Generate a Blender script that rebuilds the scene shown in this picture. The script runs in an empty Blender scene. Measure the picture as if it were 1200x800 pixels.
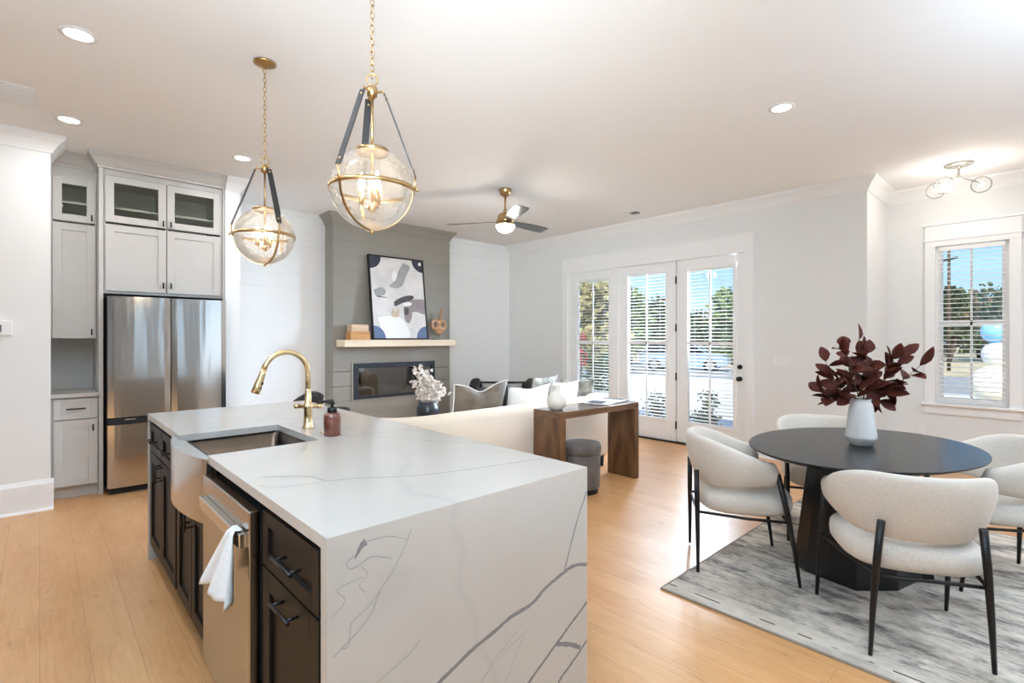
import bpy, bmesh, math, random
from mathutils import Vector, Matrix, Quaternion
PI = math.pi
scene = bpy.context.scene
C = scene.collection
rnd = random.Random(7)

# ------------------------------------------------------------------ camera, sky, light, exposure
F_PX = 593.0
YAW = math.atan2(553.2, 592.8)
cam_d = bpy.data.cameras.new('camera'); cam = bpy.data.objects.new('camera', cam_d); C.objects.link(cam)
cam_d.sensor_width = 36.0; cam_d.lens = F_PX / 1200 * 36.0; cam_d.shift_y = -4.0 / 1200
cam_d.clip_start = 0.05; cam_d.clip_end = 300
cam.location = (0, 0, 1.40); cam.rotation_euler = (PI / 2, 0, -YAW)
scene.camera = cam
scene.view_settings.view_transform = 'Standard'
scene.view_settings.look = 'None'
scene.view_settings.exposure = 0.12
scene.view_settings.gamma = 1.0
scene.view_settings.use_curve_mapping = False
scene.cycles.max_bounces = 10; scene.cycles.diffuse_bounces = 6; scene.cycles.glossy_bounces = 5
scene.cycles.transparent_max_bounces = 24; scene.cycles.transmission_bounces = 6
scene.cycles.caustics_reflective = False; scene.cycles.caustics_refractive = False
scene.cycles.sample_clamp_indirect = 6.0

world = bpy.data.worlds.new('sky'); scene.world = world; world.use_nodes = True
wn = world.node_tree.nodes; wl = world.node_tree.links; wn.clear()
w_out = wn.new('ShaderNodeOutputWorld'); w_bg = wn.new('ShaderNodeBackground'); w_tc = wn.new('ShaderNodeTexCoord')
w_sep = wn.new('ShaderNodeSeparateXYZ'); w_rmp = wn.new('ShaderNodeValToRGB')
wl.new(w_tc.outputs['Generated'], w_sep.inputs[0]); wl.new(w_sep.outputs['Z'], w_rmp.inputs[0])
w_rmp.color_ramp.elements[0].position = 0.0; w_rmp.color_ramp.elements[0].color = (0.56, 0.78, 0.98, 1)
w_rmp.color_ramp.elements[1].position = 0.5; w_rmp.color_ramp.elements[1].color = (0.2, 0.4, 0.74, 1)
_e = w_rmp.color_ramp.elements.new(0.16); _e.color = (0.30, 0.58, 0.94, 1)
wl.new(w_rmp.outputs[0], w_bg.inputs[0]); w_bg.inputs[1].default_value = 1.3
wl.new(w_bg.outputs[0], w_out.inputs[0])

def light(name, typ, loc, energy, color=(1, 1, 1), size=1.0, size_y=None, rot=None, shape=None, spread=None):
    d = bpy.data.lights.new(name, typ); d.energy = energy; d.color = color
    if typ == 'AREA':
        d.shape = shape or ('RECTANGLE' if size_y else 'SQUARE'); d.size = size
        if size_y: d.size_y = size_y
        if spread: d.spread = spread
    elif typ == 'POINT': d.shadow_soft_size = size
    elif typ == 'SUN': d.angle = size
    o = bpy.data.objects.new(name, d); C.objects.link(o); o.location = loc
    if rot: o.rotation_euler = rot
    return o
# sun from behind the house, lights the trees and drive outside the doors
light('sun', 'SUN', (-10, -10, 20), 7.0, (1.0, 0.95, 0.86), math.radians(0.6), rot=(math.radians(48), 0, math.radians(-62)))
# daylight standing in the rear window openings; the side lamp is added fill
DAY = (0.67, 0.92, 1.15)
light('rear_window_daylight', 'AREA', (4.35, -3.26, 1.5), 12, (0.92, 0.97, 1.0), 2.2, 2.3, rot=(PI / 2, 0, 0))
light('rear_sidelight_daylight', 'AREA', (1.54, -3.26, 1.5), 1.3, DAY, 0.16, 2.3, rot=(PI / 2, 0, 0))
light('rear_sidelight_daylight', 'AREA', (1.90, -3.26, 1.5), 1.6, DAY, 0.2, 2.3, rot=(PI / 2, 0, 0))
light('side_fill', 'AREA', (-3.26, 0.2, 1.6), 3, DAY, 2.4, 2.1, rot=(PI / 2, 0, -PI / 2))  # unseen fill lamp added in the invented side opening
# unseen fill lamps added behind the camera: two lift the ceiling, one far walls
light('rear_fill', 'AREA', (-0.95, -0.5, 1.9), 165, (0.60, 0.91, 1.20), 1.8, rot=(math.radians(180 - 22), 0, -math.radians(8)), spread=math.radians(125))
light('rear_fill', 'AREA', (-0.3, -0.35, 1.95), 30, (0.80, 0.94, 1.04), 1.2, rot=(math.radians(90 + 7), 0, -YAW), spread=math.radians(62))
light('rear_fill', 'AREA', (2.6, -1.5, 1.9), 55, DAY, 1.6, rot=(math.radians(180 - 25), 0, -math.radians(62)), spread=math.radians(125))
# lamps added outside the glass doors, standing in for stronger daylight
light('door_fill', 'AREA', (6.95, 3.95, 2.75), 290, (0.82, 0.94, 1.08), 2.9, 0.9, rot=(0, math.radians(52), 0), spread=math.radians(75))
light('door_fill', 'AREA', (6.9, 3.2, 2.0), 265, (0.74, 0.92, 1.13), 1.8, 1.2, rot=Vector((-3.2, 3.3, -0.9)).to_track_quat('-Z', 'Y').to_euler(), spread=math.radians(105))
# ceiling fill lamps added out of view, without fixtures
for x_, y_, p_ in ((0.154, 2.1, 11), (0.154, 0.5, 6), (2.7, -0.6, 7), (3.884, -0.9, 20), (5.2, -1.2, 20)):
    light('ceiling_fill', 'AREA', (x_, y_, 3.035), p_, (0.86, 0.95, 1.06), 0.11, shape='DISK')

# ------------------------------------------------------------------ helpers
def srgb(r, g, b):
    f = lambda c: (c / 255 / 12.92) if c / 255 <= 0.04045 else ((c / 255 + 0.055) / 1.055) ** 2.4
    return (f(r), f(g), f(b), 1)

class NT:
    def __init__(self, name):
        self.m = bpy.data.materials.new(name); self.m.use_nodes = True
        self.n = self.m.node_tree.nodes; self.l = self.m.node_tree.links
        self.p = self.n['Principled BSDF']; self.out = self.n['Material Output']
    def new(self, t, **kw):
        x = self.n.new(t)
        for k, v in kw.items(): setattr(x, k, v)
        return x
    def link(self, a, b): self.l.new(a, b)
    def coord(self, scale=(1, 1, 1), kind='Object', rot=(0, 0, 0)):
        tc = self.new('ShaderNodeTexCoord'); mp = self.new('ShaderNodeMapping')
        mp.inputs['Scale'].default_value = scale; mp.inputs['Rotation'].default_value = rot
        self.link(tc.outputs[kind], mp.inputs[0]); return mp.outputs[0]
    def noise(self, co, scale, detail=4, rough=0.55):
        x = self.new('ShaderNodeTexNoise'); x.inputs['Scale'].default_value = scale
        x.inputs['Detail'].default_value = detail; x.inputs['Roughness'].default_value = rough
        self.link(co, x.inputs['Vector']); return x.outputs['Fac']
    def ramp(self, fac, stops):
        x = self.new('ShaderNodeValToRGB'); e = x.color_ramp.elements
        e[0].position, e[0].color = stops[0]; e[1].position, e[1].color = stops[-1]
        for p, c in stops[1:-1]:
            k = e.new(p); k.color = c
        self.link(fac, x.inputs[0]); return x.outputs[0]
    def mix(self, fac, a, b, mode='MIX'):
        x = self.new('ShaderNodeMix', data_type='RGBA', blend_type=mode)
        for s, v in ((x.inputs['Factor'], fac), (x.inputs['A'], a), (x.inputs['B'], b)):
            if hasattr(v, 'is_output'): self.link(v, s)
            elif isinstance(v, (int, float)): s.default_value = v
            else: s.default_value = v
        return [o for o in x.outputs if o.type == 'RGBA'][0]
    def bump(self, h, strength=0.2, dist=0.01):
        x = self.new('ShaderNodeBump'); x.inputs['Strength'].default_value = strength; x.inputs['Distance'].default_value = dist
        self.link(h, x.inputs['Height']); self.link(x.outputs[0], self.p.inputs['Normal'])

def mat(name, col, rough=0.5, metal=0.0, noise=0.0, nscale=30, bump=0.0, bscale=200, spec=None, coat=0, sheen=0, stretch=(1, 1, 1), emit=None, estr=0):
    t = NT(name); c = srgb(*col) if max(col) > 1.001 else tuple(col) + (1,)
    t.p.inputs['Base Color'].default_value = c; t.p.inputs['Roughness'].default_value = rough; t.p.inputs['Metallic'].default_value = metal
    if spec is not None: t.p.inputs['Specular IOR Level'].default_value = spec
    if coat: t.p.inputs['Coat Weight'].default_value = coat; t.p.inputs['Coat Roughness'].default_value = 0.1
    if sheen: t.p.inputs['Sheen Weight'].default_value = sheen
    co = t.coord(stretch)
    f = t.noise(co, nscale)
    if noise:
        k = lambda q: (min(1, c[0] * q), min(1, c[1] * q), min(1, c[2] * q), 1)
        t.link(t.ramp(f, [(0.3, k(1 - noise)), (0.7, k(1 + noise))]), t.p.inputs['Base Color'])
    if bump: t.bump(t.noise(co, bscale, 3), bump, 0.004)
    if emit: t.p.inputs['Emission Color'].default_value = tuple(emit) + (1,); t.p.inputs['Emission Strength'].default_value = estr
    return t.m

def wood(name, c1, c2, c3, scale=(1, 12, 12), rough=0.45, nscale=3.0):
    t = NT(name); co = t.coord(scale)
    f = t.noise(co, nscale, 6, 0.62)
    w = t.new('ShaderNodeTexWave', wave_type='RINGS', rings_direction='X'); w.inputs['Scale'].default_value = 0.7; w.inputs['Distortion'].default_value = 5; w.inputs['Detail'].default_value = 3
    t.link(co, w.inputs['Vector'])
    a = t.ramp(f, [(0.28, srgb(*c1)), (0.5, srgb(*c2)), (0.75, srgb(*c3))])
    t.link(t.mix(0.25, a, t.ramp(w.outputs['Fac'], [(0.2, srgb(*c1)), (0.8, srgb(*c3))])), t.p.inputs['Base Color'])
    t.p.inputs['Roughness'].default_value = rough
    t.bump(f, 0.08, 0.004)
    return t.m

def glass(name, tint=(0.97, 0.99, 0.99), ior=1.45, gloss_rough=0.0, seed=0.0, haze=0.0, haze_col=(1, 1, 1)):
    t = NT(name); t.n.remove(t.p)
    tr = t.new('ShaderNodeBsdfTransparent'); tr.inputs[0].default_value = tuple(tint) + (1,)
    gl = t.new('ShaderNodeBsdfGlossy'); gl.inputs['Roughness'].default_value = gloss_rough
    fr = t.new('ShaderNodeFresnel'); fr.inputs[0].default_value = ior
    mx = t.new('ShaderNodeMixShader'); t.link(fr.outputs[0], mx.inputs[0]); t.link(tr.outputs[0], mx.inputs[1]); t.link(gl.outputs[0], mx.inputs[2])
    if seed:
        b = t.new('ShaderNodeBump'); b.inputs['Strength'].default_value = seed; b.inputs['Distance'].default_value = 0.01
        t.link(t.noise(t.coord(), 60, 2), b.inputs['Height']); t.link(b.outputs[0], gl.inputs['Normal']); t.link(b.outputs[0], fr.inputs['Normal'])
    last = mx.outputs[0]
    if haze:
        df = t.new('ShaderNodeBsdfTranslucent'); df.inputs[0].default_value = tuple(haze_col) + (1,)
        vo = t.noise(t.coord(), 90, 2); rp = t.ramp(vo, [(0.45, (haze * 0.6,) * 3 + (1,)), (0.72, (min(1, haze * 2.2),) * 3 + (1,))])
        m2 = t.new('ShaderNodeMixShader'); t.link(rp, m2.inputs[0]); t.link(last, m2.inputs[1]); t.link(df.outputs[0], m2.inputs[2]); last = m2.outputs[0]
    t.link(last, t.out.inputs[0])
    return t.m

class MB:
    """collects shapes into ONE mesh"""
    def __init__(self): self.bm = bmesh.new(); self.mi = 0; self.sm = False
    def _fin(self, verts):
        vs = set(verts)
        for v in vs:
            for f in v.link_faces:
                if all(q in vs for q in f.verts): f.material_index = self.mi; f.smooth = self.sm
    def box(self, x0, x1, y0, y1, z0, z1, bev=0.0, seg=2):
        if x0 > x1: x0, x1 = x1, x0
        if y0 > y1: y0, y1 = y1, y0
        if z0 > z1: z0, z1 = z1, z0
        b2 = bmesh.new(); bmesh.ops.create_cube(b2, size=1)
        for v in b2.verts: v.co = Vector(((x0 + x1) / 2 + v.co.x * (x1 - x0), (y0 + y1) / 2 + v.co.y * (y1 - y0), (z0 + z1) / 2 + v.co.z * (z1 - z0)))
        if bev > 0:
            bev = min(bev, 0.49 * min(x1 - x0, y1 - y0, z1 - z0))
            bmesh.ops.bevel(b2, geom=b2.edges[:], offset=bev, segments=seg, profile=0.5, affect='EDGES')
        return self.merge(b2)
    def merge(self, b2, M=None):
        mp = {}
        for v in b2.verts: mp[v] = self.bm.verts.new(M @ v.co if M else v.co)
        for f in b2.faces:
            try:
                nf = self.bm.faces.new([mp[v] for v in f.verts]); nf.material_index = self.mi; nf.smooth = self.sm or f.smooth
            except ValueError: pass
        b2.free(); return list(mp.values())
    def quadmesh(self, rows, closed_u=False, closed_v=False, cap=False):
        V = [[self.bm.verts.new(p) for p in r] for r in rows]
        n, m = len(V), len(V[0])
        for i in range(n if closed_v else n - 1):
            for j in range(m if closed_u else m - 1):
                a, b, c, d = V[i][j], V[i][(j + 1) % m], V[(i + 1) % n][(j + 1) % m], V[(i + 1) % n][j]
                try:
                    f = self.bm.faces.new((a, b, c, d)); f.material_index = self.mi; f.smooth = self.sm
                except ValueError: pass
        if cap:
            for r in (V[0][::-1], V[-1]):
                try:
                    f = self.bm.faces.new(r); f.material_index = self.mi; f.smooth = False
                except ValueError: pass
        return V
    def tube(self, path, r, seg=10, closed=False, cap=True, smooth=True, flat=None):
        P = [Vector(p) for p in path]; n = len(P)
        R = r if isinstance(r, (list, tuple)) else [r] * n
        T = []
        for i in range(n):
            a = P[(i - 1) % n] if closed or i > 0 else P[i]; b = P[(i + 1) % n] if closed or i < n - 1 else P[i]
            T.append((b - a).normalized())
        up = Vector((0, 0, 1)) if abs(T[0].z) < 0.9 else Vector((1, 0, 0))
        N = (up - T[0] * up.dot(T[0])).normalized(); rows = []
        for i in range(n):
            if i: N = (T[i - 1].rotation_difference(T[i]) @ N); N = (N - T[i] * N.dot(T[i])).normalized()
            B = T[i].cross(N)
            row = []
            for k in range(seg):
                a = 2 * PI * k / seg; ca, sa = math.cos(a), math.sin(a)
                if flat: ca *= flat[0]; sa *= flat[1]
                row.append(P[i] + (N * ca + B * sa) * R[i])
            rows.append(row)
        s0 = self.sm; self.sm = smooth; self.quadmesh(rows, True, closed, cap and not closed); self.sm = s0
    def lathe(self, prof, c=(0, 0, 0), seg=24, smooth=True, capb=True, capt=True, axis='z', a0=0, a1=2 * PI):
        full = abs(a1 - a0 - 2 * PI) < 1e-6; rows = []
        for r, z in prof:
            row = []
            for k in range(seg if full else seg + 1):
                a = a0 + (a1 - a0) * k / seg; x, y = r * math.cos(a), r * math.sin(a)
                p = {'z': (x, y, z), 'x': (z, x, y), 'y': (y, z, x)}[axis]
                row.append((c[0] + p[0], c[1] + p[1], c[2] + p[2]))
            rows.append(row)
        s0 = self.sm; self.sm = smooth; V = self.quadmesh(rows, full); self.sm = s0
        for cap, r, rv in ((capb, V[0], True), (capt, V[-1], False)):
            if cap and full:
                try:
                    f = self.bm.faces.new(r[::-1] if rv else r); f.material_index = self.mi
                except ValueError: pass
    def cyl(self, c, r, h, seg=20, axis='z', r2=None):
        self.lathe([(r, 0), (r2 if r2 is not None else r, h)], c, seg, True, True, True, axis)
    def sphere(self, c, r, seg=20, rings=12, sc=(1, 1, 1), th0=0.0, th1=PI):
        rows = []
        for i in range(rings + 1):
            t = th0 + (th1 - th0) * i / rings; rr = max(1e-4, math.sin(t))
            rows.append([(c[0] + r * sc[0] * rr * math.cos(2 * PI * k / seg), c[1] + r * sc[1] * rr * math.sin(2 * PI * k / seg), c[2] + r * sc[2] * math.cos(t)) for k in range(seg)])
        s0 = self.sm; self.sm = True; self.quadmesh(rows, True, False); self.sm = s0
    def superell(self, c, sx, sy, sz, e1=0.5, e2=0.5, seg=32, rings=16):
        """superellipsoid: e1 vertical, e2 plan roundness (1 = ellipsoid, small = boxy)"""
        sp = lambda v, e: math.copysign(abs(v) ** e, v); rows = []
        for i in range(rings + 1):
            t = -PI / 2 + PI * i / rings; ct, st = max(1e-3, math.cos(t)), math.sin(t)
            rows.append([(c[0] + sx * ct ** e1 * sp(math.cos(a), e2), c[1] + sy * ct ** e1 * sp(math.sin(a), e2), c[2] + sz * sp(st, e1)) for a in [2 * PI * k / seg for k in range(seg)]])
        s0 = self.sm; self.sm = True; self.quadmesh(rows, True, False, True); self.sm = s0
    def prism(self, poly, vec, smooth=False):
        a = [Vector(p) for p in poly]; v = Vector(vec)
        s0 = self.sm; self.sm = smooth
        self.quadmesh([a, [p + v for p in a]], True, False, True); self.sm = s0
    def frustum(self, pb, pt):
        self.quadmesh([[Vector(p) for p in pb], [Vector(p) for p in pt]], True, False, True)
    def run(self, prof, p0, p1, n, m0=0, m1=0):
        """moulding: profile (d, z) extruded from p0 to p1; d measured along n"""
        p0, p1, n = Vector(p0), Vector(p1), Vector(n)
        t = (p1 - p0).normalized()
        A = [p0 + n * d - t * (d * m0) + Vector((0, 0, z)) for d, z in prof]; B = [p1 + n * d + t * (d * m1) + Vector((0, 0, z)) for d, z in prof]
        self.quadmesh([A, B], True, False, True)
    def leaf(self, p, d, n, L, W, cup=0.15, droop=0.15):
        """a pointed leaf from p along d with normal n, with a little thickness in its cupped shape"""
        d = d.normalized(); n = (n - d * n.dot(d)).normalized(); s = d.cross(n)
        ks = [0, 0.18, 0.42, 0.68, 0.88, 1.0]; ws = [0.06, 0.62, 1.0, 0.85, 0.45, 0.02]; rows = []
        for k, w in zip(ks, ws):
            c = p + d * (L * k) - n * (droop * L * k * k)
            rows.append([c + s * (W / 2 * w * q) + n * (cup * W * w * (abs(q) ** 1.5)) for q in (-1, -0.5, 0, 0.5, 1)])
        s0 = self.sm; self.sm = True; self.quadmesh(rows); self.sm = s0
    def rotate(self, M):
        for v in self.bm.verts: v.co = M @ v.co
        return self
    def build(self, name, mats, parent=None, autosmooth=False):
        bmesh.ops.recalc_face_normals(self.bm, faces=self.bm.faces[:])
        off = WORLD.get(parent.name) if parent else None
        if off is not None:
            for v in self.bm.verts: v.co -= off
        me = bpy.data.meshes.new(name); self.bm.to_mesh(me); self.bm.free()
        for m in (mats if isinstance(mats, (list, tuple)) else [mats]): me.materials.append(m)
        o = bpy.data.objects.new(name, me); C.objects.link(o)
        if parent: 
            o.parent = parent
            if off is not None: WORLD[o.name] = off
        return o
WORLD = {}

def thing(name, label, cat, loc=(0, 0, 0), rz=0, group=None, world=False):
    o = bpy.data.objects.new(name, None); C.objects.link(o); o.location = loc; o.rotation_euler = (0, 0, rz)
    o.empty_display_size = 0.1
    o['label'] = label; o['category'] = cat
    if group: o['group'] = group
    if world: WORLD[o.name] = Vector(loc)
    return o
def tag(o, label, cat, group=None, kind=None):
    o['label'] = label; o['category'] = cat
    if group: o['group'] = group
    if kind: o['kind'] = kind
    return o
def struct(mb, name, m, label=None):
    o = mb.build(name, m); o['kind'] = 'structure'
    if label: o['label'] = label; o['category'] = name.split('_')[0]
    return o
def one(mb, name, m, label, cat, loc=None, group=None):
    """single-mesh thing with its origin moved to loc (mesh given in world coordinates)"""
    if loc is not None:
        l = Vector(loc)
        for v in mb.bm.verts: v.co -= l
    o = mb.build(name, m)
    if loc is not None: o.location = loc
    return tag(o, label, cat, group)
def dup(root, loc, rz, label, group=None):
    r = root.copy(); C.objects.link(r); r.location = loc; r.rotation_euler = (0, 0, rz); r['label'] = label
    if group: r['group'] = group
    for ch in list(root.children):
        c = ch.copy(); C.objects.link(c); c.parent = r
        for g in list(ch.children):
            d = g.copy(); C.objects.link(d); d.parent = c
    return r
def catmull(pts, n=8):
    P = [Vector(p) for p in pts]; P = [P[0] * 2 - P[1]] + P + [P[-1] * 2 - P[-2]]; out = []
    for i in range(1, len(P) - 2):
        for k in range(n):
            t = k / n; a, b, c, d = P[i - 1:i + 3]
            out.append(0.5 * (b * 2 + (c - a) * t + (a * 2 - b * 5 + c * 4 - d) * t * t + (b * 3 - a - c * 3 + d) * t ** 3))
    out.append(P[-2]); return out
def face(mb, O, A, D, a0, a1, d0, d1, z0, z1, bev=0.0):
    """box in a cabinet face's own axes: a along the face, d outward, z up"""
    O, A, D = Vector(O), Vector(A), Vector(D)
    b2 = bmesh.new(); bmesh.ops.create_cube(b2, size=1)
    for v in b2.verts:
        v.co = Vector(((a0 + a1) / 2 + v.co.x * (a1 - a0), (d0 + d1) / 2 + v.co.y * (d1 - d0), (z0 + z1) / 2 + v.co.z * (z1 - z0)))
    if bev: bmesh.ops.bevel(b2, geom=b2.edges[:], offset=bev, segments=1, affect='EDGES')
    for v in b2.verts: v.co = O + A * v.co.x + D * v.co.y + Vector((0, 0, v.co.z))
    return mb.merge(b2)
def shaker(mb, O, A, D, a0, a1, z0, z1, rail=0.06, th=0.02, panel=True, rec=0.009):
    g = lambda *k: face(mb, O, A, D, *k, 0.0015)
    g(a0, a0 + rail, 0, th, z0, z1); g(a1 - rail, a1, 0, th, z0, z1)
    face(mb, O, A, D, a0 + rail, a1 - rail, 0, th, z0, z0 + rail); face(mb, O, A, D, a0 + rail, a1 - rail, 0, th, z1 - rail, z1)
    if panel: face(mb, O, A, D, a0 + rail, a1 - rail, 0.001, th - rec, z0 + rail, z1 - rail)
def bar_pull(O, A, D, a, z, L, vertical, off, parent, m, r=0.006, stand=0.034):
    mb = MB(); O, A, D = Vector(O), Vector(A), Vector(D); Z = Vector((0, 0, 1))
    c = O + A * a + D * off + Z * z; ax = Z if vertical else A
    mb.tube([c + ax * (-L / 2) + D * stand, c + ax * (L / 2) + D * stand], r, 8)
    for s in (-0.36, 0.36): mb.tube([c + ax * (L * s), c + ax * (L * s) + D * stand], r * 0.8, 8)
    return mb.build('handle', m, parent)

# ------------------------------------------------------------------ materials
M = {}
M['wall'] = mat('wall_paint', (0.78, 0.78, 0.76), 0.75, noise=0.01, nscale=3, bump=0.02, bscale=300)
M['back'] = mat('shiplap_paint', (0.85, 0.855, 0.85), 0.55, noise=0.01, nscale=3)
M['kitchen'] = mat('kitchen_wall_greige', (0.30, 0.28, 0.255), 0.7, noise=0.03, nscale=3)
M['ceil'] = mat('ceiling_paint', (0.89, 0.887, 0.88), 0.85, noise=0.006, nscale=2)
M['trim'] = mat('trim_paint', (0.86, 0.86, 0.85), 0.38, noise=0.006, nscale=4)
M['cab'] = mat('cabinet_paint', (0.55, 0.53, 0.50), 0.42, noise=0.015, nscale=6)
M['cab_in'] = mat('cabinet_interior', (0.80, 0.78, 0.72), 0.6, noise=0.03, nscale=6)
M['taupe'] = mat('taupe_paint', (0.285, 0.263, 0.228), 0.5, noise=0.03, nscale=4)
M['dark_cab'] = wood('espresso_wood', (17, 12, 9), (23, 16, 12), (30, 22, 16), (14, 14, 1.2), 0.5, 3)
M['dark_cab'].node_tree.nodes['Principled BSDF'].inputs['Specular IOR Level'].default_value = 0.3
M['black'] = mat('black_metal', (26, 23, 22), 0.38, 0.3, noise=0.05)
M['black_gap'] = mat('black_rubber', (14, 13, 13), 0.7, noise=0.05)
M['brass'] = mat('aged_brass', (0.47, 0.315, 0.15), 0.28, 1.0, noise=0.06, nscale=12)
M['gold'] = mat('brushed_gold', (0.70, 0.53, 0.29), 0.27, 1.0, noise=0.03, nscale=20)
M['leather'] = mat('black_leather', (38, 35, 34), 0.45, noise=0.06, bump=0.1, bscale=400)
M['walnut'] = wood('walnut', (62, 42, 28), (98, 68, 44), (128, 92, 62), (5, 5, 1.0), 0.30, 3.2)
M['walnut_top'] = wood('walnut_top', (80, 56, 38), (104, 74, 50), (128, 94, 66), (1.0, 6, 6), 0.16, 3.2)
M['maple'] = wood('pale_pine', (222, 200, 172), (232, 212, 186), (240, 224, 200), (1.0, 9, 9), 0.5, 2.5)
M['boxwood'] = wood('honey_wood', (176, 122, 68), (196, 142, 86), (210, 160, 104), (1.2, 12, 12), 0.5, 4)
M['drift'] = wood('driftwood', (150, 104, 72), (184, 140, 104), (206, 170, 138), (6, 6, 6), 0.6, 3)
M['boucle'] = mat('cream_boucle', (0.79, 0.675, 0.55), 0.95, noise=0.03, nscale=60, bump=0.5, bscale=260, sheen=0.2)
M['linen'] = mat('oatmeal_linen', (0.66, 0.605, 0.535), 0.95, noise=0.10, nscale=140, bump=0.35, bscale=420, sheen=0.15)
M['white_fab'] = mat('white_fabric', (0.76, 0.735, 0.69), 0.95, noise=0.02, nscale=50, bump=0.4, bscale=200)
M['taupe_velvet'] = mat('taupe_velvet', (0.14, 0.105, 0.072), 0.7, noise=0.45, nscale=7, sheen=0.15)
M['grey_velvet'] = mat('grey_velvet', (0.115, 0.096, 0.085), 0.75, noise=0.3, nscale=9, sheen=0.15)
M['charcoal_fab'] = mat('charcoal_fabric', (40, 37, 36), 0.9, noise=0.1, nscale=30)
M['greige_fab'] = mat('greige_fabric', (172, 168, 166), 0.95, noise=0.05, nscale=30)
M['ceramic'] = mat('white_ceramic', (0.73, 0.715, 0.685), 0.32, noise=0.01, nscale=10)
M['bisque'] = mat('bisque_ceramic', (0.72, 0.68, 0.62), 0.6, noise=0.04, nscale=40, bump=0.2, bscale=120)
M['dark_ceramic'] = mat('dark_blue_ceramic', (42, 44, 50), 0.28, noise=0.25, nscale=9)
M['petal'] = mat('blossom_petal', (0.80, 0.72, 0.65), 0.8, noise=0.05)
M['stem'] = mat('brown_stem', (74, 58, 48), 0.8, noise=0.1)
M['burg'] = mat('burgundy_leaf', (0.080, 0.017, 0.010), 0.6, spec=0.2, noise=0.45, nscale=14)
M['amber'] = mat('amber_glass', (0.15, 0.042, 0.024), 0.12, noise=0.15, nscale=14, coat=0.6)
M['white_plastic'] = mat('white_plastic', (0.82, 0.82, 0.81), 0.4, noise=0.01)
M['screen'] = mat('grey_screen', (96, 96, 92), 0.3, noise=0.02)
M['towel'] = mat('white_towel', (0.78, 0.775, 0.76), 0.95, noise=0.03, nscale=60, bump=0.4, bscale=160)
M['paper'] = mat('page_paper', (0.78, 0.78, 0.78), 0.7, noise=0.12, nscale=9)
M['paper_dark'] = mat('dark_print', (70, 70, 78), 0.6, noise=0.3, nscale=22)
M['nickel'] = mat('brushed_nickel', (0.52, 0.50, 0.45), 0.3, 1.0, noise=0.04)
M['window_glass'] = glass('window_glass', (0.97, 0.985, 0.985))
M['cab_glass'] = glass('cabinet_glass', (0.93, 0.95, 0.92), 1.4)
M['globe_glass'] = glass('seeded_glass', (0.97, 0.955, 0.93), 1.3, 0.02, 0.4, 0.09, (1.0, 0.97, 0.93))
M['clear_globe'] = glass('clear_globe_glass', (0.98, 0.98, 0.98), 1.14, 0.02, 0.0, 0.07)
M['blind'] = mat('blind_white', (0.86, 0.86, 0.85), 0.5, noise=0.005)
M['bulb'] = mat('warm_bulb', (1, 0.9, 0.7), 0.4, emit=(1.0, 0.88, 0.68), estr=20)
M['bulb_white'] = mat('soft_bulb', (1, 0.96, 0.9), 0.4, emit=(1.0, 0.94, 0.84), estr=8)
M['lens'] = mat('light_lens', (1, 1, 1), 0.4, emit=(1.0, 0.97, 0.92), estr=6)
M['fan_glass'] = mat('opal_glass', (1, 1, 1), 0.4, emit=(1.0, 0.96, 0.90), estr=2.2)
M['fan_blade'] = mat('charcoal_blade', (52, 54, 58), 0.28, noise=0.08, coat=0.4)

def steel(name, col, rough, wav, sc):
    t = NT(name); t.p.inputs['Metallic'].default_value = 1.0; t.p.inputs['Base Color'].default_value = tuple(col) + (1,)
    t.p.inputs['Roughness'].default_value = rough
    f = t.noise(t.coord((sc, sc, 0.35)), 2.2, 2, 0.5); g = t.noise(t.coord((300, 300, 1.0)), 4, 2)
    t.link(t.ramp(g, [(0.3, tuple(c * 0.93 for c in col) + (1,)), (0.7, tuple(min(1, c * 1.05) for c in col) + (1,))]), t.p.inputs['Base Color'])
    t.bump(f, wav, 0.02); return t.m
M['steel'] = steel('brushed_steel', (0.56, 0.54, 0.52), 0.15, 0.22, 3.0)
M['steel_dw'] = steel('dishwasher_steel', (0.44, 0.41, 0.38), 0.2, 0.05, 2)
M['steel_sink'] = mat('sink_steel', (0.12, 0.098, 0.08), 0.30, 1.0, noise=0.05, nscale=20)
M['steel_apron'] = mat('apron_steel', (0.66, 0.64, 0.615), 0.2, 1.0, noise=0.03, nscale=20)

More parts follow.
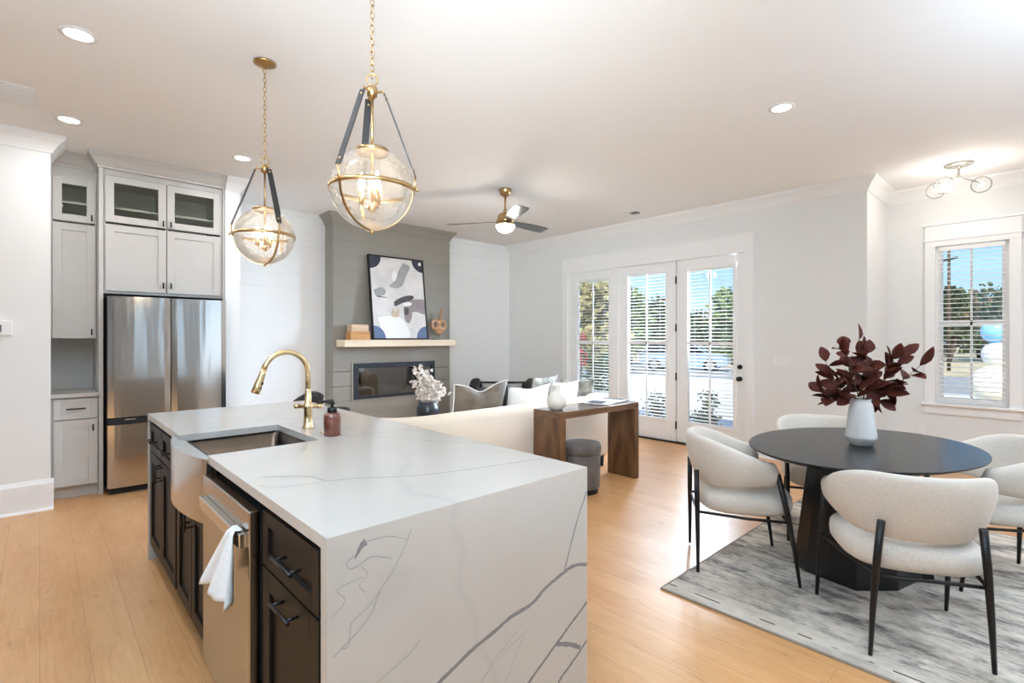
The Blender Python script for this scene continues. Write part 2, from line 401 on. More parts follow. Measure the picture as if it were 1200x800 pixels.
def floor_mat():
    t = NT('oak_planks'); co = t.coord((1, 1, 1), 'Object', (0, 0, PI / 2))
    br = t.new('ShaderNodeTexBrick'); br.offset = 0.37; br.offset_frequency = 2; br.squash = 1
    br.inputs['Scale'].default_value = 1; br.inputs['Brick Width'].default_value = 1.7; br.inputs['Row Height'].default_value = 0.165
    br.inputs['Mortar Size'].default_value = 0.0012; br.inputs['Mortar Smooth'].default_value = 0.3; br.inputs['Bias'].default_value = 0
    br.inputs['Color1'].default_value = (0, 0, 0, 1); br.inputs['Color2'].default_value = (1, 1, 1, 1); br.inputs['Mortar'].default_value = (0.5, 0.5, 0.5, 1)
    t.link(co, br.inputs['Vector'])
    base = t.ramp(br.outputs['Color'], [(0.0, srgb(198, 142, 90)), (0.5, srgb(208, 154, 102)), (1.0, srgb(218, 168, 116))])
    g = t.noise(t.coord((22, 1.6, 1)), 3.2, 6, 0.65)
    big = t.noise(t.coord((3, 0.8, 1)), 1.6, 4, 0.6)
    kn = t.noise(t.coord((5, 2.2, 1)), 2.6, 2, 0.5)
    c = t.mix(0.55, base, t.ramp(g, [(0.25, srgb(170, 116, 70)), (0.5, srgb(208, 156, 104)), (0.8, srgb(226, 182, 132))]))
    c = t.mix(0.4, c, t.ramp(big, [(0.3, srgb(182, 126, 76)), (0.7, srgb(222, 176, 126))]))
    c = t.mix(t.ramp(kn, [(0.66, (0, 0, 0, 1)), (0.78, (0.5, 0.5, 0.5, 1))]), c, srgb(148, 98, 62))
    c = t.mix(t.ramp(br.outputs['Fac'], [(0.0, (0, 0, 0, 1)), (1.0, (0.55, 0.55, 0.55, 1))]), c, srgb(120, 82, 52))
    t.link(c, t.p.inputs['Base Color']); t.p.inputs['Roughness'].default_value = 0.33
    t.p.inputs['Specular IOR Level'].default_value = 0.45
    t.bump(g, 0.04, 0.003); return t.m
M['floor'] = floor_mat()

def quartz_mat():
    t = NT('white_quartz'); co = t.coord((1, 1, 1)); w = t.noise(co, 1.5, 5, 0.6)
    f = t.noise(co, 0.9, 3, 0.5)
    # faint thin threads: a band of a warped noise
    th = t.ramp(f, [(0.485, (0, 0, 0, 1)), (0.5, (0.28, 0.28, 0.28, 1)), (0.515, (0, 0, 0, 1))])
    b = t.ramp(w, [(0.3, (0.47, 0.435, 0.395, 1)), (0.7, (0.505, 0.468, 0.428, 1))])
    t.link(t.mix(th, b, (0.38, 0.365, 0.345, 1)), t.p.inputs['Base Color'])
    t.p.inputs['Roughness'].default_value = 0.16; t.p.inputs['Specular IOR Level'].default_value = 0.5; return t.m
M['quartz'] = quartz_mat()
M['vein'] = mat('grey_vein', (0.21, 0.205, 0.21), 0.2, noise=0.12, nscale=30)
M['vein_thin'] = mat('pale_vein', (0.32, 0.31, 0.30), 0.2, noise=0.1, nscale=60)

def rug_mat():
    t = NT('distressed_rug')
    a = t.noise(t.coord((5.5, 1.5, 1)), 2.0, 10, 0.78); b = t.noise(t.coord((1.5, 1.0, 1)), 1.7, 3, 0.5); d = t.noise(t.coord((30, 5, 1)), 3, 5, 0.75); e = t.noise(t.coord((1.9, 1.2, 1)), 2.0, 5, 0.7)
    lt = t.ramp(a, [(0.34, srgb(124, 121, 121)), (0.43, srgb(182, 178, 174)), (0.50, srgb(222, 217, 210)), (0.7, srgb(240, 235, 227))])
    dk = t.ramp(a, [(0.38, srgb(44, 43, 48)), (0.46, srgb(98, 94, 95)), (0.53, srgb(176, 169, 162)), (0.66, srgb(226, 219, 210))])
    c = t.mix(t.ramp(e, [(0.42, (0, 0, 0, 1)), (0.58, (1, 1, 1, 1))]), lt, dk)
    c = t.mix(t.ramp(b, [(0.52, (0, 0, 0, 1)), (0.66, (0.6, 0.6, 0.6, 1))]), c, t.ramp(d, [(0.35, srgb(104, 88, 74)), (0.65, srgb(196, 184, 170))]))
    c = t.mix(0.18, c, t.ramp(d, [(0.35, srgb(96, 97, 104)), (0.65, srgb(226, 222, 216))]))
    tc = t.new('ShaderNodeTexCoord'); sp = t.new('ShaderNodeSeparateXYZ'); t.link(tc.outputs['Object'], sp.inputs[0])
    def band(lo, hi):
        m1 = t.new('ShaderNodeMath', operation='GREATER_THAN'); m1.inputs[1].default_value = lo; t.link(sp.outputs['X'], m1.inputs[0])
        m2 = t.new('ShaderNodeMath', operation='LESS_THAN'); m2.inputs[1].default_value = hi; t.link(sp.outputs['X'], m2.inputs[0])
        m3 = t.new('ShaderNodeMath', operation='MULTIPLY'); t.link(m1.outputs[0], m3.inputs[0]); t.link(m2.outputs[0], m3.inputs[1]); return m3.outputs[0]
    # pale border with a broken dark thread running along it
    c = t.mix(0.55, c, t.mix(band(-1.30, -1.06), c, srgb(214, 208, 200)))
    ds = t.ramp(t.noise(t.coord((0.01, 5.5, 0.01)), 1.0, 2, 0.5), [(0.50, (0, 0, 0, 1)), (0.53, (0.9, 0.9, 0.9, 1))])
    m = t.new('ShaderNodeMath', operation='MULTIPLY'); t.link(ds, m.inputs[0]); t.link(band(-1.158, -1.146), m.inputs[1])
    c = t.mix(m.outputs[0], c, srgb(62, 62, 66))
    c = t.mix(1.0, c, (1.0, 0.955, 0.885, 1), 'MULTIPLY')
    t.link(c, t.p.inputs['Base Color']); t.p.inputs['Roughness'].default_value = 0.95
    t.bump(d, 0.3, 0.004); return t.m
M['rug'] = rug_mat()
M['rug_edge'] = mat('rug_binding', (150, 138, 126), 0.95, noise=0.1)
def table_mat():
    t = NT('black_oak_table'); g = t.noise(t.coord((2, 22, 1)), 4, 5, 0.6)
    t.link(t.ramp(g, [(0.3, srgb(24, 24, 26)), (0.7, srgb(38, 38, 40))]), t.p.inputs['Base Color'])
    t.p.inputs['Roughness'].default_value = 0.24; t.p.inputs['Specular IOR Level'].default_value = 0.2; t.bump(g, 0.05, 0.002); return t.m
M['table'] = table_mat()
M['table_base'] = mat('black_table_base', (22, 22, 24), 0.32, noise=0.08)

# ------------------------------------------------------------------ room shell
H = 3.05; XR = 6.204; XN = 7.1; YB = 6.72; YRET = 1.31
mb = MB(); mb.box(-3.4, XN + 0.2, -3.4, YB + 0.2, -0.12, 0); struct(mb, 'floor', M['floor'], 'light oak plank floor through the whole room')
mb = MB(); mb.box(-3.4, XN + 0.2, -3.4, YB + 0.2, H, H + 0.15); struct(mb, 'ceiling', M['ceil'], 'smooth white ceiling over the whole room')

# back wall: horizontal boards with fine gaps
mb = MB(); mb.box(1.39, XR + 0.2, YB + 0.008, YB + 0.16, 0, H)
z = 0.0
while z < H - 0.01:
    z1 = min(z + 0.186, H); mb.box(1.40, XR, YB, YB + 0.010, z, z1 - 0.0025); z = z1
struct(mb, 'wall_back', M['back'], 'white shiplap wall behind the fireplace')
# right wall with the opening for two fixed panels and the door
OY0, OY1, OZ = 2.535, 5.33, 2.44
mb = MB()
mb.box(XR, XR + 0.16, OY1, YB + 0.16, 0, H); mb.box(XR, XR + 0.16, OY0, OY1, OZ, H); mb.box(XR, XR + 0.16, YRET, OY0, 0, H)
struct(mb, 'wall_right', M['wall'], 'pale grey wall around the glass doors')
mb = MB(); mb.box(XR + 0.16, XN + 0.16, YRET, YRET + 0.16, 0, H); struct(mb, 'wall_return', M['wall'], 'narrow white wall return at the dining nook')
# dining nook wall with one window
WY0, WY1, WZ0, WZ1 = 0.305, 0.88, 0.70, 2.385
mb = MB()
mb.box(XN, XN + 0.16, WY1, YRET, 0, H); mb.box(XN, XN + 0.16, -3.4, WY0, 0, H)
mb.box(XN, XN + 0.16, WY0, WY1, 0, WZ0); mb.box(XN, XN + 0.16, WY0, WY1, WZ1, H)
struct(mb, 'wall_nook', M['wall'], 'pale dining nook wall holding the tall single window')
# left stub wall, alcove and pier round the fridge
mb = MB(); mb.box(-3.4, 0.066, 5.625, YB + 0.16, 0, H); struct(mb, 'wall_left', M['wall'], 'white wall at far left with thermostat')
mb = MB(); mb.box(0.066, 1.39, 6.48, YB + 0.16, 0, H); struct(mb, 'wall_alcove', M['wall'], 'wall behind refrigerator and pantry cabinets')
mb = MB(); mb.box(1.39, 1.53, 5.80, YB, 0, H); struct(mb, 'wall_pier', M['back'], 'white wall end right of the refrigerator')
# walls behind the camera with rear window openings and an invented side opening
mb = MB()
for x0, x1 in ((-3.4, 1.46), (1.62, 1.80), (2.0, 3.05), (5.65, XN + 0.2)): mb.box(x0, x1, -3.4, -3.25, 0.3, 2.7)
mb.box(-3.4, XN + 0.2, -3.4, -3.25, 0, 0.3); mb.box(-3.4, XN + 0.2, -3.4, -3.25, 2.7, H)
struct(mb, 'wall_rear', M['kitchen'], 'wall behind the camera')
mb = MB()
for y0, y1 in ((-3.25, -1.0), (1.4, 5.625)): mb.box(-3.4, -3.25, y0, y1, 0, H)
mb.box(-3.4, -3.25, -1.0, 1.4, 0, 0.5); mb.box(-3.4, -3.25, -1.0, 1.4, 2.7, H)
struct(mb, 'wall_side', M['kitchen'], 'side wall left of the camera')

CROWN = [(0, -0.135), (0.010, -0.135), (0.016, -0.118), (0.030, -0.092), (0.052, -0.060), (0.080, -0.034), (0.092, -0.022), (0.096, 0.0), (0, 0)]
mb = MB(); mb.run(CROWN, (XR, YRET, H), (XR, YB, H), (-1, 0, 0), 1, 0); struct(mb, 'trim_1', M['trim'], 'crown moulding above the glass doors')
mb = MB(); mb.run(CROWN, (XR, YRET, H), (XN, YRET, H), (0, -1, 0), 1, 0); struct(mb, 'trim_2', M['trim'], 'crown moulding on nook return')
mb = MB(); mb.run(CROWN, (XN, -3.25, H), (XN, YRET, H), (-1, 0, 0)); struct(mb, 'trim_3', M['trim'], 'crown moulding above the nook window')
mb = MB(); mb.run(CROWN, (-3.25, 5.625, H), (0.066, 5.625, H), (0, -1, 0), 0, 1); mb.run(CROWN, (0.066, 5.625, H), (0.066, 6.015, H), (1, 0, 0), 1, 0); struct(mb, 'trim_4', M['trim'], 'crown moulding on the far left wall')
mb = MB(); mb.run(CROWN, (1.39, 5.80, H), (1.53, 5.80, H), (0, -1, 0), 0, 1); mb.run(CROWN, (1.53, 5.80, H), (1.53, YB, H), (1, 0, 0), 1, 0); struct(mb, 'trim_5', M['trim'], 'crown moulding at refrigerator wall end')
BASE = [(0, 0), (0.018, 0), (0.018, 0.215), (0.013, 0.228), (0.008, 0.245), (0, 0.25)]
def base(p0, p1, n, nm, lb):
    mb = MB(); mb.run(BASE, p0, p1, n); mb.run([(0.018, 0), (0.034, 0), (0.030, 0.012), (0.018, 0.02)], p0, p1, n); struct(mb, nm, M['trim'], lb)
base((-3.25, 5.625, 0), (0.084, 5.625, 0), (0, -1, 0), 'baseboard_left', 'tall baseboard on the far left wall')
base((XR, OY1 + 0.1, 0), (XR, YB, 0), (-1, 0, 0), 'baseboard_right', 'baseboard left of the glass doors')
base((XR, YRET, 0), (XR, OY0 - 0.1, 0), (-1, 0, 0), 'baseboard_corner', 'baseboard right of the glass doors')
base((XN, -3.25, 0), (XN, YRET, 0), (-1, 0, 0), 'baseboard_nook', 'baseboard under the nook window')
base((XR, YRET, 0), (XN, YRET, 0), (0, -1, 0), 'baseboard_return', 'baseboard on nook return')
base((1.53, YB, 0), (2.82, YB, 0), (0, -1, 0), 'baseboard_back', 'baseboard left of the fireplace')
base((4.70, YB, 0), (XR, YB, 0), (0, -1, 0), 'baseboard_hearth', 'baseboard right of the fireplace')

# ------------------------------------------------------------------ glass doors: casing, two fixed panels, one door
mb = MB()
mb.box(XR - 0.022, XR, OY1, 5.428, 0, OZ); mb.box(XR - 0.022, XR, 2.438, OY0, 0, OZ)
mb.box(XR - 0.026, XR, 2.438, 5.428, OZ - 0.01, 2.645); mb.box(XR - 0.036, XR, 2.43, 5.436, 2.645, 2.662, 0.003)
mb.box(XR - 0.014, XR + 0.07, 4.36, 4.485, 0, OZ, 0.004); mb.box(XR - 0.006, XR + 0.07, OY0, OY0 + 0.006, 0, OZ); mb.box(XR - 0.006, XR + 0.07, OY1 - 0.03, OY1, 0, OZ)
mb.box(XR + 0.06, XR + 0.10, 3.415, 3.475, 0, OZ); mb.box(XR + 0.06, XR + 0.10, OY0, 3.475, 2.405, OZ); mb.box(XR + 0.06, XR + 0.10, OY0, 2.56, 0, OZ)
struct(mb, 'trim_6', M['trim'], 'wide white casing framing the glass doors')
def slats(mb, axis_x, y0, y1, z0, z1, pitch=0.0445, depth=0.036, tilt=-15):
    n = int((z1 - z0) / pitch); t = math.radians(tilt); dx, dz = depth / 2 * math.cos(t), depth / 2 * math.sin(t)
    for i in range(n):
        zc = z0 + (i + 0.5) * (z1 - z0) / n
        a = [(axis_x - dx, zc + dz * 1), (axis_x, zc + 0.0025), (axis_x + dx, zc - dz)]
        top = [Vector((x, y0, z)) for x, z in a]; low = [Vector((x, y0, z - 0.0022)) for x, z in a[::-1]]
        mb.prism(top + low, (0, y1 - y0, 0))
def glazed_panel(name, y0, y1, g0, g1, gz0, gz1, zb, zt, label, door):
    t = bpy.data.objects.new(name, None); C.objects.link(t); t.location = (XR, y0, 0); t['kind'] = 'structure'; t['label'] = label; t['category'] = 'door' if door else 'window'
    WORLD[t.name] = Vector((XR, y0, 0))
    x0, x1 = XR + 0.012, XR + 0.058
    mb = MB()   # slab: stiles and rails
    mb.box(x0, x1, y0, g0 - 0.0, zb, zt, 0.002); mb.box(x0, x1, g1, y1, zb, zt, 0.002); mb.box(x0, x1, g0, g1, zb, gz0); mb.box(x0, x1, g0, g1, gz1, zt)
    mb.build('frame', M['trim'], t)
    mb = MB(); w = 0.045; xa = x0 - 0.014   # raised lite frame
    mb.box(xa, x0 + 0.004, g0 - w, g0, gz0 - w, gz1 + w, 0.004); mb.box(xa, x0 + 0.004, g1, g1 + w, gz0 - w, gz1 + w, 0.004)
    mb.box(xa, x0 + 0.004, g0, g1, gz0 - w, gz0, 0.004); mb.box(xa, x0 + 0.004, g0, g1, gz1, gz1 + w, 0.004)
    mb.build('lite_frame', M['trim'], t)
    mb = MB(); yc = (g0 + g1) / 2
    mb.box(x0 - 0.006, x0 + 0.008, yc - 0.011, yc + 0.011, gz0, gz1); mb.box(x0 - 0.006, x0 + 0.008, g0, g1, 1.312, 1.352)
    mb.build('muntins', M['trim'], t)
    mb = MB(); slats(mb, x0 + 0.026, g0 + 0.004, g1 - 0.004, gz0 + 0.01, gz1 - 0.02); mb.box(x0 + 0.014, x0 + 0.038, g0, g1, gz1 - 0.02, gz1)
    for yy in (g0 + 0.09, g1 - 0.09): mb.box(x0 + 0.006, x0 + 0.0072, yy - 0.001, yy + 0.001, gz0, gz1)
    mb.build('blind', M['blind'], t)
    mb = MB(); mb.box(x1 - 0.008, x1 - 0.004, g0, g1, gz0, gz1); mb.build('glass', M['window_glass'], t)
    return t
glazed_panel('window_1', 4.485, OY1 - 0.03, 4.535, 5.14, 0.30, 2.29, 0.0, OZ, 'left fixed glass panel with white blind, beside sofa', False)
pm = glazed_panel('window_2', 3.452, 4.36, 3.60, 4.20, 0.31, 2.30, 0.02, OZ, 'middle glass panel with white blind, left of door', False)
dr = glazed_panel('door_1', 2.539, 3.438, 2.685, 3.278, 0.305, 2.285, 0.022, 2.436, 'white glazed hinged door with built-in blind and black knobs', True)
mb = MB(); mb.box(XR - 0.03, XR + 0.10, OY0, OY1, 0, 0.016, 0.002); mb.build('threshold', M['black_gap'], dr)
for zc in (2.175, 1.537, 0.887, 0.238):
    mb = MB(); mb.box(XR - 0.004, XR + 0.014, 3.438, 3.452, zc - 0.05, zc + 0.05, 0.002); mb.cyl((XR - 0.004, 3.445, zc - 0.05), 0.007, 0.10, 10); mb.build('hinge', M['black'], dr)
for zc, nm in ((1.048, 'deadbolt'), (0.905, 'knob')):
    mb = MB()
    mb.lathe([(0.030, 0), (0.030, -0.008), (0.026, -0.012)], (XR + 0.012, 2.603, zc), 20, axis='x')
    if nm == 'knob': mb.lathe([(0.012, -0.01), (0.012, -0.03), (0.024, -0.036), (0.029, -0.048), (0.026, -0.06), (0.012, -0.066)], (XR + 0.012, 2.603, zc), 20, axis='x')
    else: mb.box(XR - 0.022, XR + 0.002, 2.597, 2.609, zc - 0.018, zc + 0.018, 0.002)
    mb.build(nm, M['black'], dr)

# ------------------------------------------------------------------ nook window
t = bpy.data.objects.new('window_3', None); C.objects.link(t); t.location = (XN, 0.592, WZ0); t['kind'] = 'structure'; t['label'] = 'tall double-hung dining nook window with white blind'; t['category'] = 'window'
WORLD[t.name] = Vector(t.location)
mb = MB(); g0, g1, gz0, gz1 = 0.361, 0.822, 0.765, 2.346
for a, b, c, d in ((WY0, g0, WZ0, WZ1), (g1, WY1, WZ0, WZ1), (g0, g1, WZ0, gz0), (g0, g1, gz1, WZ1)): mb.box(XN + 0.03, XN + 0.08, a, b, c, d)
mb.box(XN + 0.03, XN + 0.07, g0, g1, 1.535, 1.59); mb.build('sash', M['trim'], t)
mb = MB(); mb.box(XN + 0.066, XN + 0.07, g0, g1, gz0, gz1); mb.build('glass', M['window_glass'], t)
mb = MB(); mb.box(XN + 0.03, XN + 0.06, 0.583, 0.601, gz0, gz1); mb.build('muntins', M['trim'], t)
mb = MB(); slats(mb, XN + 0.012, 0.335, 0.848, 0.775, 2.33, 0.0475, 0.030, -14); mb.box(XN - 0.004, XN + 0.03, 0.335, 0.848, 2.335, 2.384); mb.build('blind', M['blind'], t)
mb = MB()
mb.box(XN - 0.02, XN, WY1, 0.967, WZ0 - 0.01, 2.448); mb.box(XN - 0.02, XN, 0.217, WY0, WZ0 - 0.01, 2.448)
mb.box(XN - 0.024, XN, 0.217, 0.967, 2.388, 2.448); mb.box(XN - 0.034, XN, 0.205, 0.979, 2.444, 2.462, 0.004); mb.box(XN - 0.022, XN, 0.217, 0.967, 2.462, 2.612); mb.box(XN - 0.04, XN, 0.20, 0.984, 2.612, 2.632, 0.004)
mb.box(XN - 0.055, XN + 0.03, 0.19, 0.994, 0.675, 0.70, 0.006); mb.box(XN - 0.02, XN, 0.217, 0.967, 0.585, 0.675)
struct(mb, 'trim_7', M['trim'], 'casing, sill and apron of nook window')

# ------------------------------------------------------------------ fireplace breast, mantel, insert
CX0, CX1, CY = 2.818, 4.70, 6.47
ch = thing('chimney_breast', 'taupe shiplap chimney breast rising to the ceiling', 'chimney breast', (3.76, CY, 0), world=True)
mb = MB(); IX0, IX1, IZ0, IZ1 = 3.10, 4.41, 0.565, 1.055
z = 0.0; mb.box(CX0, CX1, CY + 0.16, YB, 0, H - 0.07)
def strip(z0, z1):
    if z1 <= IZ0 or z0 >= IZ1: mb.box(CX0, CX1, CY, CY + 0.158, z0, z1)
    else:
        for a, b in ((CX0, IX0), (IX1, CX1)): mb.box(a, b, CY, CY + 0.158, z0, z1)
zs = [0.0, 0.175, 0.37, 0.565, 0.76, 0.955, 1.055, 1.15, 1.345, 1.54, 1.735, 1.93, 2.125, 2.32, 2.515, 2.71, H - 0.12]
for a, b in zip(zs[:-1], zs[1:]): strip(a, b - (0.007 if b != 1.055 else 0))
mb.box(CX0 + 0.002, CX1 - 0.002, CY + 0.006, CY + 0.16, IZ1, H - 0.12); mb.box(CX0 + 0.002, CX1 - 0.002, CY + 0.006, CY + 0.16, 0, IZ0)
mb.build('shiplap', M['taupe'], ch)
mb = MB(); CR2 = [(0, -0.125), (0.012, -0.125), (0.018, -0.105), (0.045, -0.055), (0.072, -0.03), (0.085, 0), (0, 0)]
mb.box(CX0, CX1, CY, YB, H - 0.12, H - 0.001)
mb.run(CR2, (CX0, CY, H - 0.001), (CX1, CY, H - 0.001), (0, -1, 0), 1, 1)
mb.run(CR2, (CX0, CY, H - 0.001), (CX0, YB, H - 0.001), (-1, 0, 0), 1, 0); mb.run(CR2, (CX1, CY, H - 0.001), (CX1, YB, H - 0.001), (1, 0, 0), 1, 0)
mb.build('crown', M['taupe'], ch)
mb = MB(); mb.box(CX0 - 0.012, CX1 + 0.012, CY - 0.014, CY, 0, 0.17, 0.003); mb.build('base_trim', M['taupe'], ch)

fp = thing('electric_fireplace', 'wide black electric fireplace insert under the mantel', 'fireplace', (3.755, CY, IZ0), world=True)
mb = MB(); 
for a, b, c, d in ((3.070, 3.10, 0.545, 1.075), (4.41, 4.44, 0.545, 1.075), (3.10, 4.41, 1.055, 1.075), (3.10, 4.41, 0.545, 0.565)): mb.box(a, b, CY - 0.012, CY, c, d, 0.002)
mb.build('outer_trim', M['taupe'], fp)
mb = MB()
for a, b, c, d in ((3.10, 3.17, IZ0, IZ1), (4.345, 4.41, IZ0, IZ1), (3.17, 4.345, 0.985, IZ1), (3.17, 4.345, IZ0, 0.61)): mb.box(a, b, CY - 0.02, CY + 0.02, c, d, 0.003)
mb.build('frame', mat('fireplace_frame', (46, 50, 58), 0.35, 0.2, noise=0.05), fp)
mb = MB(); mb.box(3.10, 4.41, CY + 0.13, CY + 0.155, IZ0, IZ1); mb.box(3.10, 4.41, CY + 0.02, CY + 0.13, IZ0, IZ0 + 0.02); mb.build('firebox', mat('firebox_blue_grey', (120, 130, 142), 0.35, noise=0.1), fp)  # firebox lightened to blue-grey for the room's reflection in the glass
mb = MB(); mb.box(3.17, 4.345, CY - 0.002, CY + 0.003, 0.61, 0.985); mb.build('glass', glass('fire_glass', (0.86, 0.89, 0.92), 2.6), fp)
mb = MB()
for k in range(11):
    x = 3.23 + k * 0.105; s = rnd.uniform(-0.02, 0.02)
    mb.tube([(x - 0.055, CY + 0.06 + s, 0.60 + rnd.uniform(0.02, 0.04)), (x, CY + 0.07 + s, 0.66 + rnd.uniform(-0.01, 0.02)), (x + 0.055, CY + 0.06 - s, 0.60 + rnd.uniform(0.02, 0.04))], [0.014, 0.02, 0.014], 8)
mb.build('log_bed', mat('charred_log', (30, 32, 38), 0.8, noise=0.3), fp)

mb = MB(); mb.box(2.862, 4.632, 6.222, CY, 1.284, 1.376, 0.004); one(mb, 'mantel_shelf', M['maple'], 'pale wooden mantel shelf on the taupe chimney breast', 'shelf', (3.75, 6.35, 1.284))
# framed abstract, leaning
art = thing('framed_artwork', 'large abstract grey painting in thin black frame leaning above mantel', 'painting', (3.735, 6.285, 1.3795))
AW, AH = 0.885, 1.185
mb = MB()
for a, b, c, d in ((-AW / 2, -AW / 2 + 0.018, 0, AH), (AW / 2 - 0.018, AW / 2, 0, AH), (-AW / 2 + 0.018, AW / 2 - 0.018, 0, 0.018), (-AW / 2 + 0.018, AW / 2 - 0.018, AH - 0.018, AH)): mb.box(a, b, -0.016, 0.022, c, d, 0.002)
lean = Matrix.Rotation(-math.atan2(0.155, AH), 4, 'X')
mb.rotate(lean).build('frame', M['black'], art)
def art_mat():
    t = NT('abstract_paint'); co = t.coord((1, 1, 1)); n1 = t.noise(co, 3.2, 4, 0.6)
    t.link(t.ramp(n1, [(0.3, srgb(206, 202, 200)), (0.55, srgb(226, 222, 219)), (0.75, srgb(236, 233, 230))]), t.p.inputs['Base Color'])
    t.p.inputs['Roughness'].default_value = 0.5; return t.m
AM = [art_mat(), mat('art_navy', (52, 56, 72), 0.5, noise=0.15, nscale=20), mat('art_blue', (88, 104, 138), 0.5, noise=0.08, nscale=14), mat('art_grey', (164, 163, 163), 0.5, noise=0.12, nscale=9),
      mat('art_charcoal', (78, 74, 78), 0.5, noise=0.3, nscale=12), mat('art_mauve', (148, 136, 138), 0.5, noise=0.1, nscale=9), mat('art_tan', (202, 182, 158), 0.5, noise=0.1, nscale=12), mat('art_white', (240, 239, 236), 0.5, noise=0.02)]
mb = MB(); mb.box(-AW / 2 + 0.018, AW / 2 - 0.018, -0.004, 0.012, 0.018, AH - 0.018)
lay = [0.0045]
def dab(mi, pts, smooth=True):
    mb.mi = mi; lay[0] += 0.0003
    P = catmull([(p[0], 0, p[1]) for p in pts] + [(pts[0][0], 0, pts[0][1])], 5)[:-1] if smooth else [Vector((p[0], 0, p[1])) for p in pts]
    vs = [mb.bm.verts.new((max(-AW / 2 + 0.018, min(AW / 2 - 0.018, p.x)), -lay[0], max(0.018, min(AH - 0.018, p.z)))) for p in P]
    f = mb.bm.faces.new(vs); f.material_index = mi
W2, HT = AW / 2 - 0.018, AH - 0.018
q = lambda u, v: (-AW / 2 + AW * u, AH * (1 - v))   # u right, v down, in the picture's own frame
dab(3, [q(.62, .06), q(.74, .10), q(.66, .22), q(.58, .34), q(.46, .38), q(.34, .36), q(.46, .28), q(.53, .16)])
dab(7, [q(.44, .16), q(.49, .20), q(.46, .28), q(.41, .30), q(.40, .22)])
dab(3, [q(.06, .42), q(.20, .38), q(.27, .42), q(.24, .47), q(.10, .49)])
dab(5, [q(.62, .52), q(.85, .50), q(.99, .52), q(.99, .68), q(.80, .66), q(.66, .67), q(.60, .60)])
dab(7, [q(.10, .74), q(.34, .72), q(.54, .76), q(.64, .98), q(.10, .98), q(.14, .86)])
dab(5, [q(.57, .60), q(.70, .61), q(.72, .70), q(.66, .80), q(.58, .76)])
dab(4, [q(.40, .55), q(.48, .51), q(.62, .47), q(.75, .46), q(.77, .49), q(.68, .53), q(.55, .56), q(.42, .60)])
dab(7, [q(.56, .56), q(.66, .54), q(.73, .56), q(.68, .59), q(.58, .59)])
dab(4, [q(.58, .62), q(.66, .62), q(.65, .69), q(.59, .70)])
dab(6, [q(.34, .68), q(.38, .63), q(.42, .67), q(.47, .62), q(.47, .72), q(.36, .73)])
dab(4, [q(.12, .485), q(.28, .50), q(.28, .505), q(.12, .50)])
for (cx, cz, mi, a0) in ((-W2, HT, 1, -PI / 2), (W2, HT, 1, -PI), (-W2, 0.018, 2, 0), (W2, 0.018, 2, PI / 2)):
    dab(mi, [(cx, cz)] + [(cx + 0.175 * math.cos(a0 + PI / 2 * k / 10), cz + 0.175 * math.sin(a0 + PI / 2 * k / 10)) for k in range(11)], False)
dab(7, [q(.905, .035), q(.955, .035), q(.955, .075), q(.905, .075)], False)
mb.rotate(lean).build('canvas', AM, art)

mb = MB(); mb.box(2.984, 3.264, 6.30, 6.45, 1.3765, 1.488, 0.003); one(mb, 'wooden_box', M['boxwood'], 'larger honey wooden box on mantel, underneath the smaller one', 'box', (3.124, 6.375, 1.3765), 'wooden boxes on the mantel')
mb = MB(); mb.box(3.0, 3.24, 6.305, 6.44, 1.4885, 1.58, 0.003); one(mb, 'wooden_box', wood('pale_box_wood', (196, 160, 128), (216, 186, 156), (228, 202, 176), (1.2, 12, 12), 0.5, 4), 'smaller pale wooden box stacked on top of honey box', 'box', (3.12, 6.37, 1.4885), 'wooden boxes on the mantel')
# driftwood heart sculpture on a wire stand
sc = thing('driftwood_sculpture', 'heart shaped driftwood sculpture on wire stand at mantel end', 'sculpture', (4.42, 6.36, 1.3765))
mb = MB()
def lobe(cx, cz, r):
    pts = [(cx + r * math.cos(a), 0.0, cz + r * 1.15 * math.sin(a)) for a in [2 * PI * k / 18 for k in range(18)]]
    mb.tube(pts, 0.026, 10, closed=True)
lobe(-0.066, 0.225, 0.056); lobe(0.066, 0.22, 0.052)
mb.lathe([(0.004, 0.06), (0.045, 0.085), (0.085, 0.125), (0.105, 0.165), (0.095, 0.185), (0.03, 0.19)], seg=20); mb.tube(catmull([(0, -0.01, 0.14), (0.002, -0.01, 0.22), (0.01, -0.005, 0.30)], 5), 0.022, 10)
for v in mb.bm.verts: v.co.y *= 0.62
mb.build('heart', M['drift'], sc)
mb = MB(); mb.tube(catmull([(0.02, 0, 0.19), (0.02, 0.01, 0.30), (0.045, 0.01, 0.38), (0.05, 0, 0.475)]), [0.028 - 0.0006 * k for k in range(25)], 10); mb.build('branch', M['drift'], sc)
mb = MB(); mb.tube([(-0.09, 0, 0.003), (0.0, 0, 0.003), (0.0, 0, 0.07)], 0.003, 6); mb.box(-0.09, 0.03, -0.05, 0.05, 0, 0.004); mb.build('stand', M['black'], sc)

